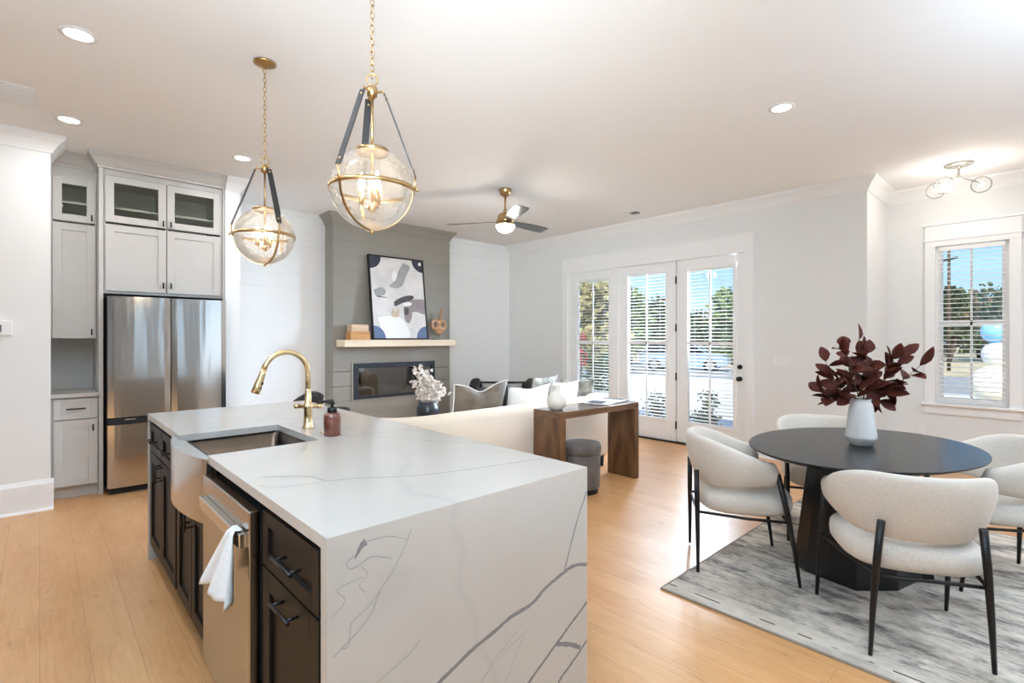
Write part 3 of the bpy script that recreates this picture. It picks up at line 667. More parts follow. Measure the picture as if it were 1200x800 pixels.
# ------------------------------------------------------------------ refrigerator wall
AX = (1, 0, 0); DY = (0, -1, 0)
rf = thing('refrigerator', 'stainless four-door refrigerator built into the cabinet wall', 'refrigerator', (0.90, 6.05, 0), world=True)
mb = MB(); mb.box(0.437, 1.370, 5.775, 6.44, 0.03, 1.775); mb.box(0.46, 1.35, 5.75, 6.3, 0, 0.07); mb.build('body', M['black_gap'], rf)
def fdoor(nm, x0, x1, z0, z1):
    mb = MB(); n = 10; rows = []
    prof = [(x0, 5.765), (x0, 5.705)] + [(x0 + (x1 - x0) * k / n, 5.695 - 0.007 * math.sin(PI * k / n)) for k in range(1, n)] + [(x1, 5.705), (x1, 5.765)]
    mb.prism([(x, y, z0) for x, y in prof], (0, 0, z1 - z0)); mb.build(nm, M['steel'], rf)
fdoor('upper_door', 0.437, 0.904, 0.69, 1.775); fdoor('upper_door', 0.912, 1.374, 0.69, 1.775)
fdoor('lower_door', 0.437, 0.904, 0.065, 0.625); fdoor('lower_door', 0.912, 1.374, 0.065, 0.625)
mb = MB(); mb.box(0.44, 1.37, 5.715, 5.77, 0.627, 0.688); mb.build('grip_recess', M['black_gap'], rf)
mb = MB(); mb.box(0.56, 0.64, 5.706, 5.716, 0.662, 0.670, 0.003); mb.build('grip_highlight', M['nickel'], rf)  # pale metal bar standing in for a bright reflection on the black strip

cb = thing('fridge_cabinet', 'pale greige cabinet with two glass doors above the refrigerator', 'cabinet', (0.89, 6.15, 1.80), world=True)
mb = MB()
mb.box(0.385, 0.417, 5.82, 6.47, 0, 2.93, 0.002); mb.box(1.372, 1.388, 5.82, 6.47, 0, 2.93)
mb.box(0.417, 1.372, 5.845, 6.47, 1.805, 2.435)                       # lower box
mb.box(0.417, 1.372, 6.44, 6.47, 2.435, 2.88); mb.box(0.417, 1.372, 5.845, 6.47, 2.88, 2.93); mb.box(0.417, 0.435, 5.845, 6.44, 2.435, 2.88); mb.box(1.355, 1.372, 5.845, 6.44, 2.435, 2.88); mb.box(0.885, 0.905, 5.845, 6.44, 2.435, 2.88)
mb.build('carcass', M['cab'], cb)
mb = MB(); mb.box(0.436, 0.884, 5.95, 6.43, 2.60, 2.618); mb.box(0.906, 1.354, 5.95, 6.43, 2.60, 2.618); mb.box(0.436, 1.354, 6.43, 6.439, 2.436, 2.879); mb.build('shelf', M['cab_in'], cb)
mb = MB(); CRC = [(0, -0.12), (0.010, -0.12), (0.010, -0.10), (0.022, -0.092), (0.06, -0.035), (0.072, -0.022), (0.078, 0), (0, 0)]
mb.box(0.385, 1.388, 5.82, 6.47, 2.93, H - 0.002)
mb.run(CRC, (0.385, 5.82, H - 0.002), (1.388, 5.82, H - 0.002), (0, -1, 0), 1, 0); mb.run(CRC, (0.385, 5.82, H - 0.002), (0.385, 6.47, H - 0.002), (-1, 0, 0), 1, 0); mb.build('crown', M['cab'], cb)
for x0, x1, hx in ((0.432, 0.888, 0.863), (0.896, 1.352, 0.925)):
    mb = MB(); shaker(mb, (0, 5.844, 0), AX, DY, x0, x1, 2.452, 2.872, 0.062, 0.022, False); d = mb.build('door', M['cab'], cb)
    mb = MB(); mb.box(x0 + 0.055, x1 - 0.055, 5.832, 5.836, 2.506, 2.818); g = mb.build('glass', M['cab_glass'], d)
    bar_pull((0, 5.822, 0), AX, DY, hx, 2.49, 0.055, True, 0, d, M['black'], 0.006, 0.022)
    mb = MB(); shaker(mb, (0, 5.844, 0), AX, DY, x0, x1, 1.83, 2.43, 0.062, 0.022); d = mb.build('door', M['cab'], cb)
    bar_pull((0, 5.822, 0), AX, DY, hx, 1.90, 0.055, True, 0, d, M['black'], 0.006, 0.022)
# pantry wall cabinet
pc = thing('pantry_wall_cabinet', 'narrow greige wall cabinet with small glass door left of refrigerator', 'cabinet', (0.22, 6.2, 1.39), world=True)
mb = MB(); YU = 6.0
mb.box(0.070, 0.383, YU + 0.02, 6.475, 1.395, 2.43); mb.box(0.070, 0.383, 6.44, 6.475, 2.43, 2.93); mb.box(0.070, 0.088, YU + 0.02, 6.44, 2.43, 2.93); mb.box(0.366, 0.383, YU + 0.02, 6.44, 2.43, 2.93); mb.box(0.088, 0.366, YU + 0.02, 6.44, 2.84, 2.93)
mb.build('carcass', M['cab'], pc)
mb = MB(); mb.box(0.089, 0.365, YU + 0.08, 6.43, 2.62, 2.638); mb.box(0.089, 0.365, 6.43, 6.439, 2.431, 2.839); mb.build('shelf', M['cab_in'], pc)
mb = MB(); mb.box(0.070, 0.383, YU + 0.02, 6.475, 2.93, H - 0.002); mb.run(CRC, (0.070, YU + 0.02, H - 0.002), (0.383, YU + 0.02, H - 0.002), (0, -1, 0), -1, -1); mb.build('crown', M['cab'], pc)
mb = MB(); shaker(mb, (0, YU + 0.019, 0), AX, DY, 0.082, 0.374, 2.445, 2.835, 0.062, 0.022, False); d = mb.build('door', M['cab'], pc)
mb = MB(); mb.box(0.14, 0.316, YU + 0.008, YU + 0.012, 2.50, 2.78); mb.build('glass', M['cab_glass'], d)
bar_pull((0, YU - 0.003, 0), AX, DY, 0.346, 2.49, 0.055, True, 0, d, M['black'], 0.006, 0.022)
mb = MB(); shaker(mb, (0, YU + 0.019, 0), AX, DY, 0.082, 0.374, 1.40, 2.425, 0.062, 0.022); d = mb.build('door', M['cab'], pc)
bar_pull((0, YU - 0.003, 0), AX, DY, 0.346, 1.455, 0.055, True, 0, d, M['black'], 0.006, 0.022)
# pantry base cabinet and counter
pb = thing('pantry_base_cabinet', 'narrow greige base cabinet with one drawer left of refrigerator', 'cabinet', (0.22, 6.15, 0), world=True)
mb = MB(); mb.box(0.070, 0.383, 5.85, 6.475, 0.10, 0.882); mb.build('carcass', M['cab'], pb)
mb = MB(); mb.box(0.070, 0.383, 5.90, 6.40, 0, 0.10); mb.build('toe_kick', M['cab'], pb)
mb = MB(); shaker(mb, (0, 5.849, 0), AX, DY, 0.086, 0.376, 0.695, 0.87, 0.045, 0.022); d = mb.build('drawer', M['cab'], pb)
bar_pull((0, 5.827, 0), AX, DY, 0.23, 0.785, 0.13, False, 0, d, M['black'], 0.006, 0.028)
mb = MB(); shaker(mb, (0, 5.849, 0), AX, DY, 0.086, 0.376, 0.115, 0.685, 0.062, 0.022); d = mb.build('door', M['cab'], pb)
bar_pull((0, 5.827, 0), AX, DY, 0.346, 0.61, 0.055, True, 0, d, M['black'], 0.006, 0.022)
mb = MB(); mb.box(0.068, 0.384, 5.808, 6.478, 0.883, 0.915, 0.003); one(mb, 'pantry_counter', M['quartz'], 'small white quartz counter on the pantry base cabinet', 'countertop', (0.226, 6.14, 0.883))

# ------------------------------------------------------------------ island
IX, IXR, IY, IYF, ZT = 0.502, 1.491, 1.187, 3.936, 0.92
def veins(mb, lines, to3, nrm, mi, seed):
    r = random.Random(seed); mb.mi = mi
    for w0, w1, pts in lines:
        P = catmull([to3(*p) for p in pts], 8); n = len(P); nv = Vector(nrm)
        off = [0.0]
        for k in range(1, n): off.append(off[-1] * 0.75 + r.uniform(-1, 1) * 0.35)
        rows = []
        for k in range(n):
            t = (P[min(n - 1, k + 1)] - P[max(0, k - 1)]).normalized(); s = t.cross(nv)
            w = (w0 + (w1 - w0) * k / (n - 1)) * (0.85 + 0.3 * r.random()); c = P[k] + nv * 0.0005 + s * (off[k] * 0.0022)
            rows.append([c - s * w / 2, c + s * w / 2])
        mb.quadmesh(rows)
    mb.mi = 0
wt = thing('island_worktop', 'white veined quartz island worktop with waterfall ends', 'countertop', (0.9965, 2.56, 0), world=True)
mb = MB(); SY0, SY1, SX = 2.362, 2.945, 0.966
mb.box(IX, IXR, IY, SY0, ZT - 0.032, ZT); mb.box(IX, IXR, SY1, IYF, ZT - 0.032, ZT); mb.box(SX, IXR, SY0, SY1, ZT - 0.032, ZT)
top3 = lambda x, y: (x, y, ZT)
veins(mb, [(0.007, 0.008, [(1.486, 1.385), (1.465, 1.39), (1.31, 1.423), (1.143, 1.462), (0.994, 1.505), (0.891, 1.56), (0.799, 1.628), (0.708, 1.668), (0.684, 1.754), (0.63, 1.814), (0.562, 1.868)]),
           ], top3, (0, 0, 1), 2, 3)
veins(mb, [(0.004, 0.004, [(0.703, 1.664), (0.63, 1.678), (0.568, 1.702), (0.518, 1.759)]),
           (0.005, 0.004, [(1.486, 1.78), (1.444, 1.823), (1.35, 1.931), (1.311, 2.043), (1.23, 2.185), (1.121, 2.357), (1.05, 2.5)]),
           (0.003, 0.003, [(0.55, 2.98), (0.72, 3.1), (0.95, 3.22), (1.2, 3.5), (1.45, 3.7)]), (0.003, 0.002, [(0.52, 3.5), (0.8, 3.6), (1.1, 3.85)])], top3, (0, 0, 1), 2, 4)
mb.build('top', [M['quartz'], M['vein'], M['vein_thin']], wt)
mb = MB(); mb.box(IX, IXR, IY, IY + 0.036, 0.001, ZT - 0.032)
f3 = lambda x, z: (x, IY, z)
veins(mb, [(0.013, 0.013, [(1.489, 0.558), (1.412, 0.575), (1.338, 0.565), (1.259, 0.544), (1.193, 0.515), (1.108, 0.507), (1.021, 0.487), (0.941, 0.468), (0.878, 0.445), (0.824, 0.426), (0.70, 0.36), (0.6, 0.27)]),
           (0.007, 0.006, [(1.489, 0.83), (1.441, 0.751), (1.402, 0.668), (1.361, 0.574)]),
           (0.010, 0.011, [(1.489, 0.419), (1.393, 0.37), (1.32, 0.332), (1.251, 0.297), (1.182, 0.259), (1.05, 0.17), (0.95, 0.06)]),
           (0.014, 0.016, [(1.32, 0.332), (1.393, 0.3), (1.45, 0.264)]),
           (0.010, 0.010, [(1.489, 0.277), (1.441, 0.251), (1.384, 0.221), (1.329, 0.191), (1.25, 0.10)])], f3, (0, -1, 0), 1, 5)
veins(mb, [(0.020, 0.004, [(0.603, 0.886), (0.592, 0.880), (0.582, 0.868), (0.572, 0.852)])], f3, (0, -1, 0), 1, 8)
veins(mb, [(0.003, 0.003, [(0.735, 0.883), (0.714, 0.842), (0.683, 0.793), (0.643, 0.748), (0.615, 0.697), (0.569, 0.659), (0.517, 0.63)]),
           (0.003, 0.002, [(0.601, 0.886), (0.668, 0.882), (0.724, 0.858)]), (0.003, 0.003, [(0.57, 0.86), (0.551, 0.845), (0.569, 0.828), (0.62, 0.842), (0.678, 0.821)]),
           (0.002, 0.002, [(0.512, 0.727), (0.547, 0.756), (0.529, 0.787), (0.564, 0.796), (0.596, 0.798)]), (0.003, 0.002, [(0.538, 0.642), (0.556, 0.643), (0.564, 0.694), (0.596, 0.712), (0.643, 0.748)]),
           (0.003, 0.002, [(0.762, 0.572), (0.73, 0.548), (0.678, 0.529), (0.629, 0.516)]), (0.002, 0.002, [(1.161, 0.471), (1.093, 0.431), (1.035, 0.402), (0.98, 0.353), (0.9, 0.25)]),
           (0.002, 0.002, [(1.169, 0.434), (1.123, 0.375), (1.078, 0.308)]), (0.002, 0.002, [(0.98, 0.364), (1.035, 0.386), (1.085, 0.413), (1.154, 0.429)]),
           (0.002, 0.002, [(0.59, 0.83), (0.605, 0.80), (0.585, 0.78), (0.60, 0.755)])], f3, (0, -1, 0), 2, 6)
mb.build('end_panel', [M['quartz'], M['vein'], M['vein_thin']], wt)
mb = MB(); mb.box(IX, IXR, IYF - 0.036, IYF, 0.001, ZT - 0.032); mb.build('end_panel', M['quartz'], wt)

FX = 0.530; AY = (0, 1, 0); DX = (-1, 0, 0)
def island_cab(nm, y0, y1, label):
    t = thing(nm, label, 'cabinet', (0.83, (y0 + y1) / 2, 0), world=True)
    mb = MB(); mb.box(FX, FX + 0.018, y0, y1, 0.10, 0.884); mb.box(FX, 1.13, y0, y0 + 0.018, 0.10, 0.884); mb.box(FX, 1.13, y1 - 0.018, y1, 0.10, 0.884); mb.box(1.112, 1.13, y0, y1, 0.10, 0.884); mb.box(FX, 1.13, y0, y1, 0.10, 0.118); mb.build('carcass', M['dark_cab'], t)
    mb = MB(); mb.box(FX + 0.06, 1.10, y0 + 0.001, y1 - 0.001, 0, 0.10); mb.build('toe_kick', M['dark_cab'], t); return t
def idoor(t, nm, y0, y1, z0, z1, hy, hz, L, vert, rail=0.06):
    mb = MB(); shaker(mb, (FX - 0.0005, 0, 0), AY, DX, y0, y1, z0, z1, rail, 0.022, True, 0.012); d = mb.build(nm, M['dark_cab'], t)
    if hy: bar_pull((FX - 0.0225, 0, 0), AY, DX, hy, hz, L, vert, 0, d, M['black'], 0.0055, 0.034)
    return d
t = island_cab('island_cabinet', 1.225, 1.705, 'dark island cabinet with drawer nearest the camera, beside the dishwasher')
idoor(t, 'drawer', 1.25, 1.68, 0.70, 0.868, 1.42, 0.785, 0.15, False, 0.042); idoor(t, 'door', 1.25, 1.68, 0.112, 0.692, 1.44, 0.652, 0.15, False)
t = island_cab('sink_base_cabinet', 2.338, 3.045, 'dark double-door cabinet under the farmhouse sink')
t.children[0].name = 'carcass'
idoor(t, 'door', 2.352, 2.688, 0.112, 0.632, 2.655, 0.585, 0.10, True); idoor(t, 'door', 2.695, 3.03, 0.112, 0.632, 2.73, 0.585, 0.10, True)
t = island_cab('island_cabinet', 3.05, 3.898, 'dark island cabinet with two doors at far refrigerator end')
idoor(t, 'drawer', 3.07, 3.472, 0.70, 0.868, 3.27, 0.785, 0.15, False, 0.042); idoor(t, 'drawer', 3.48, 3.88, 0.70, 0.868, 3.68, 0.785, 0.15, False, 0.042)
idoor(t, 'door', 3.07, 3.472, 0.112, 0.692, 3.44, 0.63, 0.10, True); idoor(t, 'door', 3.48, 3.88, 0.112, 0.692, 3.515, 0.63, 0.10, True)
mb = MB(); mb.box(1.135, 1.155, 1.225, 3.898, 0.001, 0.884); one(mb, 'island_back_panel', M['dark_cab'], 'dark panel closing the seating side of the island', 'panel', (1.145, 2.56, 0.001))
dw = thing('dishwasher', 'stainless dishwasher in the island between cabinet and sink', 'dishwasher', (0.8, 2.02, 0), world=True)
mb = MB(); mb.box(0.512, 1.10, 1.722, 2.322, 0.10, 0.84); mb.box(0.56, 1.05, 1.73, 2.31, 0, 0.10); mb.build('body', M['black_gap'], dw)
mb = MB(); mb.box(0.478, 0.511, 1.718, 2.326, 0.115, 0.855, 0.004); mb.build('door', M['steel_dw'], dw)
mb = MB(); mb.box(0.456, 0.479, 1.745, 2.285, 0.735, 0.782, 0.004)
mb.build('handle', M['steel_apron'], dw)
# towel pinched over the dishwasher handle
mb = MB()
def tw(u, k):    # k: -1 back hem .. 0 over the bar .. 1 front hem
    s = abs(k) * (0.185 if k > 0 else 0.12); f = s / 0.185
    half = 0.022 + 0.135 * f ** 0.85; y = 1.80 + u * half + 0.045 * f
    z = 0.787 - s - (0.03 * f * abs(u) ** 1.5 if u > 0 else -0.015 * f * u)
    fold = 0.022 * f * math.sin(u * 7.0 + 0.8) + 0.010 * f * math.sin(u * 13)
    x = 0.448 - 0.045 * f + fold
    if k > 0: x = min(x, 0.450)
    if abs(k) < 0.01: x = 0.455; z = 0.7855
    if k < 0: x = 0.455 + 0.018 * -k * 2; z = 0.7855; y = 1.80 + u * 0.03
    return (x, y, z)
N = 16
mb.sm = True; mb.quadmesh([[tw(-1 + 2 * j / 24, i / N) for j in range(25)] for i in range(-N // 2, N + 1)]); o = one(mb, 'dish_towel', M['towel'], 'white dish towel hanging over the dishwasher handle', 'towel', (0.44, 1.90, 0.62))
sm = o.modifiers.new('thick', 'SOLIDIFY'); sm.thickness = 0.0025
# sink
sk = thing('farmhouse_sink', 'stainless apron-front farmhouse sink set in the island', 'sink', (0.72, 2.65, 0.66), world=True)
mb = MB(); z0, z1 = 0.665, 0.887; bx0, bx1, by0, by1 = 0.515, 0.972, 2.356, 2.951; rr = 0.035
def rring(x0, x1, y0, y1, r, z, n=5):
    P = []
    for cx, cy, a in ((x1 - r, y1 - r, 0), (x0 + r, y1 - r, PI / 2), (x0 + r, y0 + r, PI), (x1 - r, y0 + r, 1.5 * PI)):
        for k in range(n + 1): P.append((cx + r * math.cos(a + PI / 2 * k / n), cy + r * math.sin(a + PI / 2 * k / n), z))
    return P
mb.sm = True
mb.quadmesh([rring(bx0 - 0.012, bx1 + 0.012, by0 - 0.012, by1 + 0.012, 0.04, z1), rring(bx0 - 0.012, bx1 + 0.012, by0 - 0.012, by1 + 0.012, 0.04, z0 - 0.012), rring(0.6, 0.88, 2.5, 2.8, 0.04, z0 - 0.012)], True)
mb.quadmesh([rring(bx0 - 0.012, bx1 + 0.012, by0 - 0.012, by1 + 0.012, 0.04, z1), rring(bx0, bx1, by0, by1, rr, z1), rring(bx0, bx1, by0, by1, rr, z1 - 0.02), rring(bx0 + 0.012, bx1 - 0.012, by0 + 0.012, by1 - 0.012, rr, z1 - 0.024), rring(bx0 + 0.014, bx1 - 0.014, by0 + 0.014, by1 - 0.014, rr, z0 + 0.03), rring(bx0 + 0.03, bx1 - 0.03, by0 + 0.03, by1 - 0.03, rr, z0 + 0.006), rring(0.72, 0.78, 2.62, 2.68, 0.028, z0)], True, False, False)
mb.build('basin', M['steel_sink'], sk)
mb = MB(); mb.cyl((0.75, 2.65, z0 - 0.004), 0.045, 0.008, 24); mb.build('drain', M['steel_apron'], sk)
mb = MB(); n = 20; out = []; 
for k in range(n + 1):
    y = 2.345 + 0.692 * k / n; out.append((0.494 - 0.052 * math.sin(PI * k / n) ** 0.8, y))
poly = [(0.512, 2.345)] + out + [(0.512, 3.037)]
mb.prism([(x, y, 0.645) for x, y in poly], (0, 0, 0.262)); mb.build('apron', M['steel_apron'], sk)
# faucet
fc = thing('faucet', 'brushed gold gooseneck faucet behind the island sink', 'faucet', (1.05, 2.727, ZT))
mb = MB(); mb.lathe([(0.030, 0), (0.030, 0.006), (0.023, 0.012), (0.021, 0.10), (0.026, 0.105), (0.026, 0.125), (0.019, 0.13), (0.0145, 0.20), (0.0135, 0.21)], seg=24); mb.build('body', M['gold'], fc)
mb = MB(); P = [(0, 0, 0.20), (0, 0, 0.27)]; R = 0.112
for k in range(0, 17): a = PI * k / 16 * 0.92; P.append((-R + R * math.cos(a), 0, 0.295 + R * math.sin(a)))
mb.tube(P, 0.0135, 14); mb.build('spout', M['gold'], fc)
mb = MB(); e = Vector(P[-1]); dv = (Vector(P[-1]) - Vector(P[-2])).normalized(); 
mb.tube([e - dv * 0.002, e + dv * 0.03, e + dv * 0.085, e + dv * 0.125, e + dv * 0.128], [0.0145, 0.0155, 0.0195, 0.0215, 0.017], 16); hd = mb.build('spray_head', M['gold'], fc)
for s in (0.075, 0.10):
    mb = MB(); c = e + dv * s + Vector((0.012, -0.012, 0.0)); mb.sphere(c, 0.0075, 12, 8, (1, 1, 1.2)); mb.build('button', M['black'], hd)
mb = MB(); ax = Vector((0.75, -0.66, 0)); mb.tube([-ax * 0.055 + Vector((0, 0, 0.115)), ax * 0.06 + Vector((0, 0, 0.115))], 0.011, 14)
for s in (-0.06, 0.062): mb.sphere(ax * s + Vector((0, 0, 0.115)), 0.015, 14, 10)
mb.build('lever', M['gold'], fc)
mb = MB(); mb.lathe([(0.018, 0), (0.018, 0.004), (0.013, 0.008), (0.011, 0.008)], seg=20); o = mb.build('air_switch', M['gold']); o.location = (1.055, 2.53, ZT); tag(o, 'small round gold air switch button beside the soap bottle', 'button')
sp = thing('soap_dispenser', 'amber glass soap bottle with black pump on the island', 'soap dispenser', (1.055, 2.43, ZT))
mb = MB(); mb.lathe([(0.036, 0), (0.040, 0.004), (0.041, 0.09), (0.039, 0.104), (0.030, 0.112), (0.018, 0.115), (0.018, 0.12)], seg=28); mb.build('bottle', M['amber'], sp)
mb = MB(); mb.lathe([(0.019, 0.112), (0.023, 0.114), (0.023, 0.136), (0.017, 0.14), (0.007, 0.142), (0.007, 0.158)], seg=20); mb.tube([(0, 0, 0.155), (0, 0, 0.165), (-0.022, 0.024, 0.168), (-0.042, 0.046, 0.163), (-0.05, 0.054, 0.155)], [0.014, 0.014, 0.007, 0.006, 0.005], 10); mb.build('pump', M['black'], sp)

# ------------------------------------------------------------------ pendants over the island
def pendant(loc, offset_deg, label):
    x, y = loc; t = thing('pendant_lamp', label, 'pendant lamp', (x, y, 1.835), 0, 'globe pendants over the island')
    R = 0.165; zc = 0.175; zh = 0.575
    c = Vector((-x, -y, 0)).normalized(); right = Vector((-c.y, c.x, 0)) 
    ang = lambda a: c * math.cos(math.radians(a)) + right * math.sin(math.radians(a))
    mb = MB(); mb.lathe([(0.062, 1.2135), (0.062, 1.205), (0.05, 1.198), (0.014, 1.190), (0.008, 1.175)], seg=28); mb.build('canopy', M['brass'], t)
    mb = MB(); z = 1.178; k = 0
    while z > zh + 0.075:
        L, w, r = 0.017, 0.0085, 0.0021; pts = []
        for i in range(14):
            a = 2 * PI * i / 14; u, v = w * math.cos(a), L * math.sin(a) 
            pts.append((u, 0, z - L + v) if k % 2 == 0 else (0, u, z - L + v))
        mb.tube(pts, r, 6, closed=True); z -= 0.027; k += 1
    mb.build('chain', M['brass'], t)
    mb = MB(); mb.tube([(0.021 * math.cos(a) * right.x, 0.021 * math.cos(a) * right.y, zh + 0.052 + 0.024 * math.sin(a)) for a in [2 * PI * i / 20 for i in range(20)]], 0.0038, 8, closed=True); mb.build('loop', M['brass'], t)
    mb = MB(); mb.lathe([(0.006, 0.03), (0.012, 0.026), (0.021, 0.018), (0.021, -0.016), (0.012, -0.022), (0.006, -0.03)][::-1], (0, 0, zh), 20)
    for a in (0, 120, 240):
        d = ang(a + offset_deg); mb.tube([d * 0.015 + Vector((0, 0, zh)), d * 0.045 + Vector((0, 0, zh + 0.004)), d * 0.052 + Vector((0, 0, zh - 0.012))], 0.005, 8)
    mb.build('hub', M['brass'], t)
    mb = MB(); mb.cyl((0, 0, zc + 0.15), 0.0055, zh - zc - 0.17, 12); mb.lathe([(0.066, zc + 0.148), (0.068, zc + 0.163), (0.05, zc + 0.168), (0.01, zc + 0.172)], seg=28); mb.build('stem', M['brass'], t)
    for a in (0, 120, 240):      # leather straps
        d = ang(a + offset_deg); s = Vector((-d.y, d.x, 0)); p0 = d * 0.052 + Vector((0, 0, zh - 0.008)); p1 = d * (R + 0.012) + Vector((0, 0, zc + 0.055))
        b = (p1 - p0).normalized().cross(s) * 0.0025; mb = MB()
        mb.quadmesh([[p - s * 0.0145 - b, p + s * 0.0145 - b, p + s * 0.0145 + b, p - s * 0.0145 + b] for p in (p0, p0.lerp(p1, 0.5), p1)], True, False, True)
        st = mb.build('strap', M['leather'], t)
        for q_ in (0.06, 0.93): mb = MB(); mb.sphere(p0.lerp(p1, q_), 0.0065, 10, 6); mb.build('rivet', M['brass'], st)
        mb = MB(); p2 = d * (R + 0.010) + Vector((0, 0, zc)); mb.tube([p1, p2], 0.004, 8); mb.sphere(d * (R + 0.02) + Vector((0, 0, zc)), 0.008, 10, 6); mb.build('strap_hook', M['brass'], st)
    mb = MB(); mb.lathe([(R + 0.004, zc - 0.009), (R + 0.008, zc - 0.009), (R + 0.008, zc + 0.009), (R + 0.004, zc + 0.009), (R + 0.004, zc - 0.009)], seg=48, capb=False, capt=False); mb.build('equator_band', M['brass'], t)
    mb = MB()
    for a in (0, 120, 240):
        d = ang(a + offset_deg); s = Vector((-d.y, d.x, 0)); rows = []
        for k in range(13):
            th = PI / 2 * k / 12; e_ = d * math.cos(th) - Vector((0, 0, math.sin(th))); p = Vector((0, 0, zc)) + e_ * (R + 0.003); q_ = e_ * 0.003
            rows.append([p - s * 0.006, p + s * 0.006, p + s * 0.006 + q_, p - s * 0.006 + q_])
        mb.quadmesh(rows, True, False, True)
    mb.sphere((0, 0, zc - R - 0.008), 0.009, 10, 8); mb.build('meridian_bands', M['brass'], t)
    mb = MB(); mb.sphere((0, 0, zc), R, 40, 24, th0=math.asin(0.06 / R)); mb.build('globe', M['globe_glass'], t)
    mb = MB(); mb.tube([(0, 0, zc + 0.16), (0, 0, zc - 0.07)], 0.006, 8); mb.sphere((0, 0, zc - 0.075), 0.018, 12, 8)
    for k in range(3):
        a = 2 * PI * k / 3 + 0.5; p = Vector((0.042 * math.cos(a), 0.042 * math.sin(a), 0)); mb.tube([(0, 0, zc - 0.07), p * 0.6 + Vector((0, 0, zc - 0.075)), p + Vector((0, 0, zc - 0.06))], 0.004, 8); mb.cyl((p.x, p.y, zc - 0.06), 0.011, 0.05, 12)
    mb.build('candle_cluster', M['brass'], t)
    for k in range(3):
        a = 2 * PI * k / 3 + 0.5; mb = MB(); mb.lathe([(0.006, 0), (0.014, 0.02), (0.015, 0.032), (0.009, 0.055), (0.002, 0.075)], (0.042 * math.cos(a), 0.042 * math.sin(a), zc - 0.008), 14); mb.build('bulb', M['bulb'], t)
    lp = light('pendant_glow', 'POINT', (0, 0, zc + 0.03), 5, (1.0, 0.9, 0.76), 0.05); lp.parent = t
    return t
pendant((1.0, 1.915), -45, 'nearer globe pendant with black leather straps, larger in view')
pendant((0.985, 3.225), 25, 'farther globe pendant showing its round brass ceiling canopy')

# ------------------------------------------------------------------ ceiling fan
fn = thing('ceiling_fan', 'brass ceiling fan with dark blades and lit opal bowl', 'ceiling fan', (3.78, 4.16, 2.62))
mb = MB(); mb.lathe([(0.072, 0.4295), (0.072, 0.415), (0.060, 0.375), (0.035, 0.355), (0.016, 0.35)], seg=28); mb.build('canopy', M['brass'], fn)
mb = MB(); mb.cyl((0, 0, 0.20), 0.0125, 0.16, 14); mb.lathe([(0.024, 0.175), (0.024, 0.20), (0.018, 0.205)], seg=16); mb.build('downrod', M['brass'], fn)
mb = MB(); mb.lathe([(0.10, 0.062), (0.10, 0.082), (0.092, 0.09), (0.09, 0.105), (0.088, 0.13), (0.07, 0.155), (0.03, 0.175)], seg=32); mb.lathe([(0.104, 0.02), (0.104, 0.06)], seg=32); mb.build('motor', M['brass'], fn)
mb = MB(); mb.sphere((0, 0, 0.03), 0.108, 32, 10, (1, 1, 0.78), PI / 2, PI); mb.build('light_bowl', M['fan_glass'], fn)
for a in (122, 2, 242):
    rows = []; Rm = Matrix.Rotation(math.radians(a + 0), 4, 'Z') 
    for k in range(9):
        s = k / 8; r = 0.09 + s * 0.58; w = 0.038 + 0.03 * math.sin(min(1, s * 1.6) * PI / 2) - (0.0 if k < 8 else 0.012); tl = math.radians(-13)
        rows.append([Rm @ Vector((r, q_ * w * math.cos(tl) + (0.02 * s if q_ > 0 else 0), 0.075 + q_ * w * math.sin(tl) + hh)) for q_, hh in ((-1, 0.003), (1, 0.003), (1, -0.003), (-1, -0.003))])
    mb = MB(); mb.quadmesh(rows, True, False, True); b = mb.build('blade', M['fan_blade'], fn)
lp = light('fan_light', 'POINT', (0, 0, -0.09), 12, (1.0, 0.93, 0.82), 0.08); lp.parent = fn

# ------------------------------------------------------------------ recessed lights, flush fixture, vents
for (x, y), lb in (((0.154, 3.616), 'recessed ceiling light nearest top left corner of the photo'), ((0.162, 5.077), 'recessed ceiling light above the pantry and left wall'),
                   ((1.357, 5.076), 'recessed ceiling light just left of the farther pendant'), ((3.884, 1.332), 'recessed ceiling light above the dining table side')):
    t = thing('recessed_light', lb, 'recessed light', (x, y, H), 0, 'recessed ceiling lights')
    mb = MB(); mb.lathe([(0.062, 0), (0.085, 0), (0.085, -0.004), (0.066, -0.008), (0.062, -0.004), (0.062, 0)], seg=32, capb=False, capt=False); mb.build('trim_ring', M['white_plastic'], t)
    mb = MB(); mb.lathe([(0.0621, -0.0005), (0.0621, -0.004), (0.05, -0.006)], seg=32); mb.build('lens', M['lens'], t)
    lp = light('recessed_glow', 'AREA', (0, 0, -0.012), 8, (0.95, 0.97, 1.0), 0.11, shape='DISK'); lp.parent = t
fl = thing('flush_ceiling_light', 'three-globe semi-flush ceiling light in the dining nook', 'ceiling light', (6.372, 0.618, 2.80))
mb = MB(); mb.lathe([(0.11, 0.2495), (0.11, 0.237), (0.10, 0.230), (0.02, 0.228)], seg=32); mb.build('canopy', M['nickel'], fl)
mb = MB(); mb.cyl((0, 0, 0.12), 0.011, 0.11, 12); mb.sphere((0, 0, 0.12), 0.02, 12, 8); mb.build('stem', M['nickel'], fl)
Rv = Vector((0.731, -0.682, 0)); Fv = Vector((0.682, 0.731, 0))
